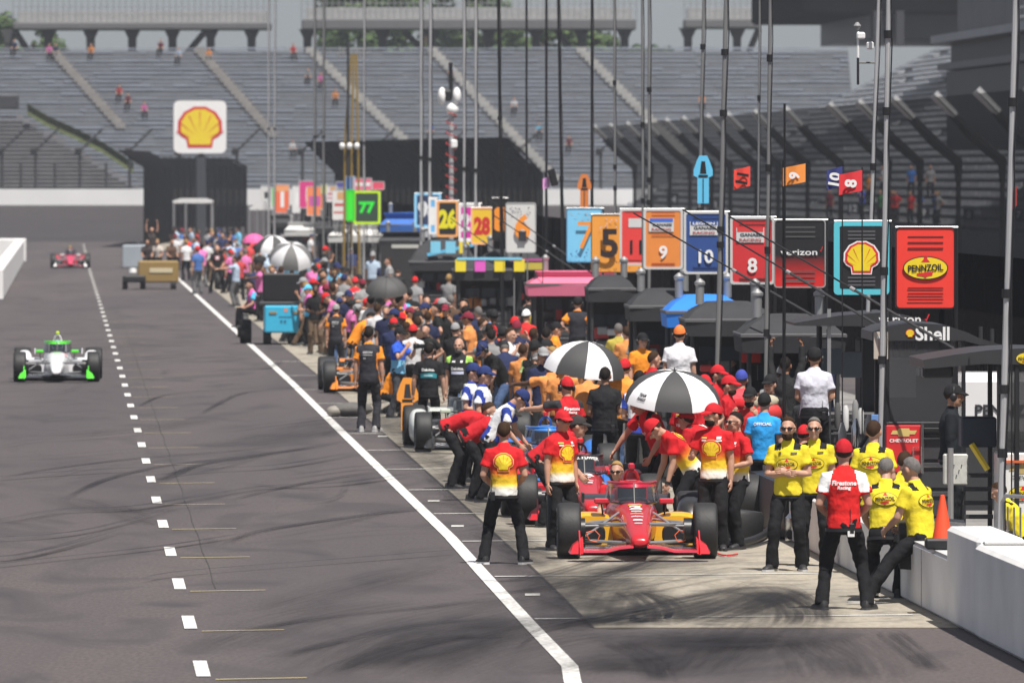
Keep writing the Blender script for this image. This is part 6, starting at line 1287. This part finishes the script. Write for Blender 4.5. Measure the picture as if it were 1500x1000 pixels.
P(1193, 505, s=112, base=.50, H=1.76, pose='front', rz=176, shirt=(.60, .60, .68), fat=1.22, hat=BLK, headset=1, skin=1, radio=-1, lab='stout person in white shirt and black headset facing the screens')
P(1150, 520, s=105, base=.28, pose='up', rz=170, shirt=(.02, .02, .022), sleeve=1.5, skin=2, hair='dark', lab='person in black with both arms raised to the canopy edge')
P(1174, s=114, pose='sit', HH=1.7, rz=160, shirt=REDS, hat=REDS, base=.02, lab='person in red cap low behind the grey haired yellow shirted man')
P(1048, 533, pose='point', rz=62, shirt=REDS, hat=REDS, beard='brown', lab='person in red cap above the umbrella, farther of two reaching right'); P(1064, 548, pose='point', rz=70, shirt=REDS, hat=REDS, beard='brown', lab='bearded person in red cap right of the umbrella stretching an arm to the right')
P(1086, 540, pose='front', rz=176, shirt=(.62, .08, .10), hat=(.05, .07, .35), hair='grey', fat=1.2, lab='stout person in faded red shirt and blue cap seen from behind'); P(1100, 568, s=111, H=1.72, pose='camera', rz=-20, shirt=(.5, .03, .03), hat=BLK, beard='dark', extra=[lanyard], lab='bearded person in black cap holding something up behind the official')
P(995, 475, s=98, base=.50, pose='stand', rz=172, shirt=(.72, .72, .76), hat=(.78, .20, .05), fat=1.18, headset=1, lab='stout person in white shirt and orange cap standing above the umbrella')
P(1008, 596, s=111, H=1.76, pose='front', rz=-30, shirt=REDS, des='yoke', c2=BLK, hair='brown', logo=VZF, lab='brown haired person in red verizon shirt behind the big umbrella handle')
P(1030, s=107, H=1.78, pose='hips', rz=30, shirt=REDS, hat=REDS, glasses=1, lab='person in red shirt and red cap with sunglasses just behind the big umbrella'); 0 and P(858, s=105, H=1.7, pose='lean', rz=40, shirt=REDS, hair='dark', lab='dark haired person in red leaning between the blue car and the red car'); 0 and P(760, s=112, H=1.74, HH=1.74, pose='lean', rz=80, shirt=REDS, hat=REDS, mod=dict(lean=40), lab='person in red shirt and red cap leaning right behind the scallop shirted man')
P(1130, s=106, H=1.76, pose='front', rz=-30, shirt=(.02, .02, .022), hat=BLK, lab='person in black shirt and black cap close behind the blue official'); P(1232, s=109, H=1.74, t=9.9, pose='front', rz=150, shirt=(.03, .03, .034), hair='dark', lab='person in charcoal shirt behind the wall left of the red cabinet')
# middle group
P(832, 550, pose='point', rz=-150, shirt=REDS, des='shoulder', c2=(.03, .03, .035), hat=REDS, headset=1, logo=FIRE, fat=1.05, lab='person in red Firestone shirt and headset beside the man in black polo'); P(886, 535, pose='front', rz=174, shirt=(.016, .016, .018), hair='dark', skin=2, fat=1.15, radio=-1, lab='broad dark haired person in black polo shirt with back to us')
P(690, 530, pose='front', rz=66, shirt=W8, des='honda', c2=HB, hat=NAVY, lab='person in white and blue shirt and navy cap, leftmost of three looking down'); P(706, 534, pose='front', rz=74, shirt=W8, des='honda', c2=HB, hat=NAVY, fat=1.08, lab='person in white and blue shirt with folded arms, middle of three in navy caps'); P(728, 548, pose='lean', rz=84, HH=1.74, shirt=W8, des='honda', c2=HB, hat=NAVY, mod=dict(pitch=16), lab='person in white shirt and navy cap bowing the head, rightmost of three')
P(628, 500, 652, pose='stand', rz=176, shirt=BLK, des='band', c2=(.03, .25, .30), hair='dark', headset=1, logo=DEL, mod=dict(arms=(((.3, .05, -1), (.1, .3, -1)), ((.26, .1, -1), (.05, .3, -1)))), lab='person in black Deloitte shirt with back to us holding the orange sign'); P(673, 492, pose='stand', rz=-14, shirt=(.025, .025, .028), des='shoulder', c2=(.35, .62, .12), hair='bald', beard='grey', logo=DELF, fat=1.1, lab='bald bearded person in black Deloitte shirt facing us')
P(540, 476, 632, pose='stand', rz=172, shirt=VEST, des='vest', c2=ORG, hair='dark', headset=1, logo=ARW, sole=(.7, .7, .7), shoe=(.4, .4, .4), trs=(.03, .03, .036), lab='tall person in dark padded vest with orange sleeves and headset standing by the white line'); P(492, 444, 552, pose='stand', rz=174, shirt=VEST, des='vest', c2=ORG, hat=(.3, .29, .28), logo=ARW, trs=(.03, .03, .036), shoe=(.5, .5, .5), lab='person in dark vest and grey cap right of the light blue cart')
P(522, 446, 560, pose='lean', HH=1.7, rz=100, shirt=ORG, hair='dark', lab='person in orange shirt leaning right behind the grey capped vest man'); P(583, 478, 612, pose='camera', rz=62, shirt=(.03, .10, .55), des='lower', c2=(.2, .5, .75), hat=BLK, trs=(.05, .052, .06), extra=[camera_prop], lab='photographer in blue shirt raising a long lens camera'); P(572, foot=606, pose='crouch', HH=1.6, rz=80, shirt=ORG, hair='dark', lab='person in orange crouching between the vest man and the photographer')
P(718, 452, pose='stand', rz=176, shirt=OBL, logo=OFF, hat=BLK, fat=1.1, lab='person in bright blue OFFICIAL shirt in the middle of the crowd'); P(624, 431, pose='front', rz=14, shirt=ORG, hair='brown', lab='person in orange shirt left of a pair in the middle crowd'); P(644, 436, pose='front', rz=-40, shirt=ORG, hat=(.5, .05, .05), lab='person in orange shirt and red cap, right of a pair')
P(681, 446, pose='stand', rz=170, shirt=VEST, des='vest', c2=ORG, hair='dark', logo=ARW, lab='dark haired person in vest with orange sleeves left of the blue official'); P(846, 433, s=72, base=.27, pose='hips', rz=176, shirt=VEST, des='vest', c2=ORG, hat=BLK, headset=1, fat=1.1, lab='person in vest with orange sleeves and black headset hands on hips under the pink canopy'); P(782, 497, pose='front', rz=150, shirt=BLK, des='sleeve', c2=(.55, .75, .30), hat=BLK, lab='person in black shirt with white and green sleeves left of the first umbrella')
P(800, 478, pose='stand', rz=174, shirt=VEST, des='vest', c2=ORG, hair='dark', logo=ARW, lab='person in padded vest with orange sleeves just left of the first umbrella'); P(812, 470, pose='front', rz=90, shirt=ORG, hat=BLK, lab='person in orange shirt and black cap behind the first umbrella'); P(936, 540, pose='front', rz=170, shirt=W8, des='honda', c2=HB, hair='dark', lab='person in white and blue shirt between the two umbrellas'); P(915, 524, pose='hips', rz=172, shirt=(.80, .30, .05), hat=REDS, lab='person in orange shirt and red cap beyond the black polo man'); P(955, 512, pose='front', rz=120, shirt=REDS, hair='brown', lab='person in red shirt beyond the big umbrella, brown hair'); P(940, 486, pose='stand', rz=20, shirt=ORG, hat=BLK, headset=1, lab='person in orange with black headset above the first umbrella')
P(745, 478, pose='camera', rz=60, shirt=W8, des='lower', c2=(.2, .5, .75), hair='brown', lab='person in white and pale blue bib right of the blue official'); P(770, 452, pose='stand', rz=160, shirt=(.6, .03, .03), hat=WHITE, lab='person in red shirt and white cap beyond the white box')
# carts and far foreground
P(318, 357, 430, pose='wide', rz=5, shirt=(.02, .02, .022), hair='bald', lab='person all in black with a red badge standing legs apart by the far white line', logo=[('front', (.38, 0), [(rect2d(.16, .14), (.5, .1, .12)), (rect2d(.10, .10), (.6, .6, .65))])]); P(352, 364, 432, pose='walk', rz=60, shirt=(.02, .02, .022), hair='grey', lab='person all in black turning right beside the black badge wearer'); P(275, 346, 393, pose='stand', rz=170, shirt=(.72, .06, .04), hair='brown', trs=(.02, .03, .06), lab='person in bright red jacket right of the gold cart')
for px, base, c, rz, hr, lab in ((215, .67, (.05, .04, .04), 10, 'dark', 'person in black sitting on the left of the gold cart'), (232, .67, (.55, .5, .45), -20, 'blond', 'person in pale shirt sitting in the middle of the gold cart'), (250, .67, (.12, .07, .05), 30, 'dark', 'person in brown sitting on the right of the gold cart')): P(px, s=36.5, base=base, pose='sit', HH=1.7, rz=rz, shirt=c, hair=hr, skin=1, lab=lab)
P(222, s=36, base=.67, pose='up', H=1.75, rz=10, shirt=(.05, .04, .04), hair='dark', lab='person standing on the gold cart with an arm raised')
P(372, s=55, base=.42, pose='sit', HH=1.72, rz=-70, shirt=(.75, .15, .45), des='sleeve', c2=SKY_B, hair='dark', lab='person in pink and blue sitting at the left of the light blue cart'); P(411, s=54, base=.75, pose='sit', HH=1.72, rz=176, shirt=(.75, .18, .5), des='lower', c2=SKY_B, hair='brown', lab='person in pink and blue sitting on the light blue cart with back to us'); P(420, 405, pose='lean', HH=1.8, rz=120, shirt=(.02, .03, .09), des='shoulder', c2=SKY_B, hair='bald', lab='person in navy with light blue shoulders leaning beyond the blue cart'); P(453, 416, foot=508, pose='front', rz=-70, shirt=(.75, .15, .5), des='lower', c2=SKY_B, hat=SKY_B, lab='person in pink and blue with light blue cap right of the blue cart')
P(520, 405, pose='stand', rz=176, shirt=(.70, .03, .04), hat=(.65, .03, .04), visor=SKY_B, fat=1.15, lab='stout person in bright red shirt and red cap left of the grey umbrella', logo=[('back', (.38, 0), [(rect2d(.24, .05), (.7, .5, .5))])]); P(491, 412, pose='stand', rz=10, shirt=(.02, .025, .07), glasses=1, hair='brown', sleeve=2, lab='person in navy jacket and sunglasses facing us left of the red shirt'); P(557, 432, pose='lean', HH=1.75, rz=120, shirt=(.3, .55, .8), trs=(.16, .28, .45), hair='brown', lab='person in light blue with pale jeans under the grey umbrella'); P(588, 424, pose='point', rz=84, shirt=(.7, .12, .45), des='sleeve', c2=SKY_B, hair='brown', lab='person in pink and blue pointing right beside the grey umbrella'); P(584, 430, s=66, pose='stand', rz=130, shirt=VEST, des='vest', c2=ORG, hair='dark', skin=1, lab='person with black hair in vest and orange sleeves right of the grey umbrella'); P(566, foot=556, pose='bend', rz=-70, shirt=(.16, .08, .04), hair='dark', skin=1, lab='person in brown bending forward before the grey umbrella')
# the rest of the pit lane crowd
rc2 = random.Random(11); TAKEN = [(sp['loc'][0], sp['loc'][1]) for sp in SPECS]; USED = set()
COLS = dict(red=(.58, .02, .025), black=(.02, .02, .022), white=(.66, .66, .68), navy=(.02, .03, .10), grey=(.28, .28, .29), pink=(.72, .12, .42), orange=ORG, yellow=(.72, .56, .03), blue=(.04, .16, .50), brown=(.13, .07, .04), maroon=(.2, .02, .04), green=(.05, .25, .07), lime=(.45, .75, .04), teal=(.03, .30, .33)); COLS['light blue'] = (.12, .50, .78); COLS['pale blue'] = (.42, .55, .72)
FACE = {0: 'facing us', 180: 'seen from behind', 90: 'facing right', -90: 'facing left'}
def zone(s, t):
    if t > 9: return 'behind wall, ' + ('far end' if s < 40 else 'below green boards' if s < 56 else 'by pink canopy' if s < 74 else 'under black canopies')
    return 'far end of lane' if s < 36 else 'by far umbrellas' if s < 43 else 'past blue cart' if s < 52 else 'near grey umbrella' if s < 64 else 'near orange pair' if s < 76 else 'past Deloitte shirts'
def mute(c, k):
    m = sum(c) / 3; return tuple((x * .82 + m * .18) * k for x in c)
def filler(n, smin, smax, tmin, tmax, cols, base=0.0):
    k = 0; tries = 0
    while k < n and tries < 9000:
        tries += 1; s = rc2.uniform(smin, smax); t = rc2.uniform(tmin, tmax); p = T(t, F / s)
        if any((p.x - a) ** 2 + ((p.y - b) * .5) ** 2 < .17 for a, b in TAKEN): continue
        cn = rc2.choice(cols); hn = rc2.choice(['red', 'black', 'black', 'maroon', 'navy', 'grey', None, None, None, None, None, None]); hr = rc2.choice(['brown', 'dark', 'blond', 'grey', 'dark', 'brown']); f = rc2.choice([0, 180, 180, 90, -90]); z = zone(s, t)
        hd = ('%s cap' % hn) if hn else '%s hair' % hr; tn = rc2.choice(['black', 'black', 'black', 'grey', 'blue', 'brown'])
        lab = 'person in %s shirt, %s, %s, %s' % (cn, hd, FACE[f], z)
        if lab in USED: continue
        USED.add(lab); TAKEN.append((p.x, p.y)); k += 1
        vest = cn == 'orange' and rc2.random() < .0
        P(0, s=s, t=t, H=rc2.gauss(1.76, .06), base=base, pose=rc2.choice(['stand', 'stand', 'front', 'hips', 'phone', 'walk', 'camera', 'onehip', 'point'] if rc2.random() < .8 else ['lean']), rz=f + rc2.uniform(-28, 28), shirt=mute(COLS[cn], rc2.uniform(.6, .95) if s > 52 else rc2.uniform(.8, 1.1)), hat=COLS[hn] if hn else None, hair=hr, trs={'black': (.014, .014, .016), 'grey': (.12, .12, .125), 'blue': (.06, .10, .2), 'brown': (.13, .09, .06)}[tn], skin=rc2.choice([0, 0, 0, 1, 1, 2, 3]), fat=rc2.choice([None, None, 1.12]), headset=rc2.random() < .2, extra=[lanyard] if rc2.random() < .25 else (), lab=lab, group='people in the pit lane crowd')
filler(14, 28, 39, 4.75, 6.2, ['red', 'white', 'black', 'pink', 'blue', 'grey', 'navy', 'pale blue'])
filler(26, 28.5, 38, 5.7, 8.6, ['red', 'black', 'white', 'blue', 'pink', 'orange', 'grey', 'navy', 'light blue', 'yellow', 'pale blue'])
filler(36, 38, 50, 5.5, 8.6, ['white', 'black', 'pink', 'light blue', 'pink', 'light blue', 'navy', 'grey', 'pale blue', 'black', 'red'])
filler(28, 50, 64, 6.0, 8.6, ['black', 'light blue', 'pink', 'navy', 'white', 'brown', 'black', 'grey', 'orange'])
filler(34, 64, 78, 6.4, 8.6, ['orange', 'black', 'black', 'navy', 'black', 'white', 'brown', 'grey', 'maroon'])
filler(20, 78, 98, 7.2, 8.6, ['black', 'black', 'orange', 'grey', 'navy', 'brown', 'black'])
filler(14, 30, 52, 9.4, 12.0, ['white', 'black', 'red', 'grey', 'navy', 'pale blue', 'black'])
filler(14, 52, 88, 9.4, 11.5, ['black', 'black', 'grey', 'navy', 'brown', 'yellow', 'red', 'orange', 'white'])
filler(8, 88, 110, 9.6, 11.5, ['black', 'red', 'black', 'grey', 'navy'])
# spectators
SPX = [(22, 64, 'navy', 'grey hair under the far left deck'), (72, 66, 'pink', 'left of the second deck column'), (82, 70, 'navy', 'right of the first spectator in pink'), (134, 68, 'orange', 'at the third deck column'), (236, 62, 'maroon', 'below the middle of the left deck'), (262, 72, 'pale blue', 'left of the deck brace'), (306, 76, 'orange', 'below the deck brace'), (429, 70, 'red', 'in the gap between the decks'), (175, 126, 'red', 'highest of the three on the left seats'), (188, 140, 'maroon', 'middle of the three on the left seats'), (211, 154, 'pink', 'lowest of the three on the left seats'), (452, 106, 'grey', 'on the pale stairs'), (470, 108, 'pink', 'right of the grey shirt on the stairs'), (491, 132, 'orange', 'left of the yellow tower'), (428, 208, 'white', 'low on the stand above the far boards'), (632, 184, 'blue', 'left of the camera mast'), (753, 144, 'white', 'between two black masts'), (661, 96, 'pale blue', 'on stairs above the camera mast'), (789, 183, 'light blue', 'low beside the fourth stair aisle'), (834, 205, 'maroon', 'low by the bent fence post'), (1028, 142, 'orange', 'high at the right of the far stand')]
for px, py, cn, wh in SPX:
    i = 0
    while i < 33 and HY + (CH - (3.0 + .325 * i + .5 + 1.0)) * F / (712 + .76 * i) > py: i += 1
    d = 712 + .76 * i + .25; P(px, s=F / d, base=3.0 + .325 * i + .33 - .08, pose='sit', HH=1.75, rz=rc2.uniform(-20, 20), shirt=mute(COLS[cn], .6), hair='brown', lab='spectator in %s sitting on the far stand, %s' % (cn, wh), group='spectators on the far stand')
for k in range(16):
    px = rc2.uniform(1120, 1370); s = rc2.uniform(27.5, 32.5); row = max(0, int(((px - 105) / s - 40.3) / .85)); t = 40.3 + row * .85
    if row > 5: continue
    cn = rc2.choice(['red', 'white', 'orange', 'maroon', 'brown', 'grey', 'blue', 'black', 'green']); lab = 'spectator in %s %s behind the white tipped fence, %s' % (cn, rc2.choice(['standing', 'standing']), 'row %d up and %s' % (row + 1, ('towards the left', 'in the middle', 'towards the right')[min(2, int((px - 1120) / 84))]))
    if lab in USED: continue
    USED.add(lab); P(0, s=s, t=t, base=2.0 + .42 * row + .02, H=1.75, pose=rc2.choice(['stand', 'front', 'hips']), rz=rc2.uniform(-60, 0), shirt=COLS[cn], hair=rc2.choice(['brown', 'dark', 'blond', 'grey']), lab=lab, group='spectators along the front straight')
for k in range(18):
    px = rc2.uniform(1385, 1500); s = rc2.uniform(34.5, 40); row = int(((px - 105) / s - 40.3) / .85)
    if not -6 <= row <= 6: continue
    row = max(0, min(6, row + rc2.randint(0, 3))); t = 40.3 + row * .85; cn = rc2.choice(['red', 'white', 'orange', 'maroon', 'brown', 'grey', 'blue', 'green', 'navy']); hr = rc2.choice(['brown', 'dark', 'blond', 'grey'])
    lab = 'spectator in %s with %s hair in shade under the suites, row %d' % (cn, hr, row + 1)
    if lab in USED: continue
    USED.add(lab); P(0, s=s, t=t, base=2.0 + .42 * row + .02, H=1.75, pose=rc2.choice(['stand', 'front', 'hips', 'sit']), rz=rc2.uniform(-60, 0), shirt=COLS[cn], hair=hr, lab=lab, group='spectators in the shade under the suites')
P(1262, s=30, t=38.6, base=2.2, H=1.8, pose='camera', rz=-60, shirt=(.03, .07, .55), hair='brown', lab='spectator in vivid blue shirt leaning at the fence beside the pale masts')
build_people()
# ---- haze over the whole place -------------------------------------------
hm = bpy.data.materials.new('haze air'); hm.use_nodes = True; hn = hm.node_tree.nodes; hn.remove(hn['Principled BSDF'])
pv = hn.new('ShaderNodeVolumePrincipled'); pv.inputs['Color'].default_value = (.80, .84, .92, 1); pv.inputs['Density'].default_value = .00019; pv.inputs['Anisotropy'].default_value = .2
hm.node_tree.links.new(pv.outputs[0], hn['Material Output'].inputs['Volume'])
hz = MB().box((0, 440, 19), (920, 920, 44)).build('haze', hm); hz['kind'] = 'stuff'
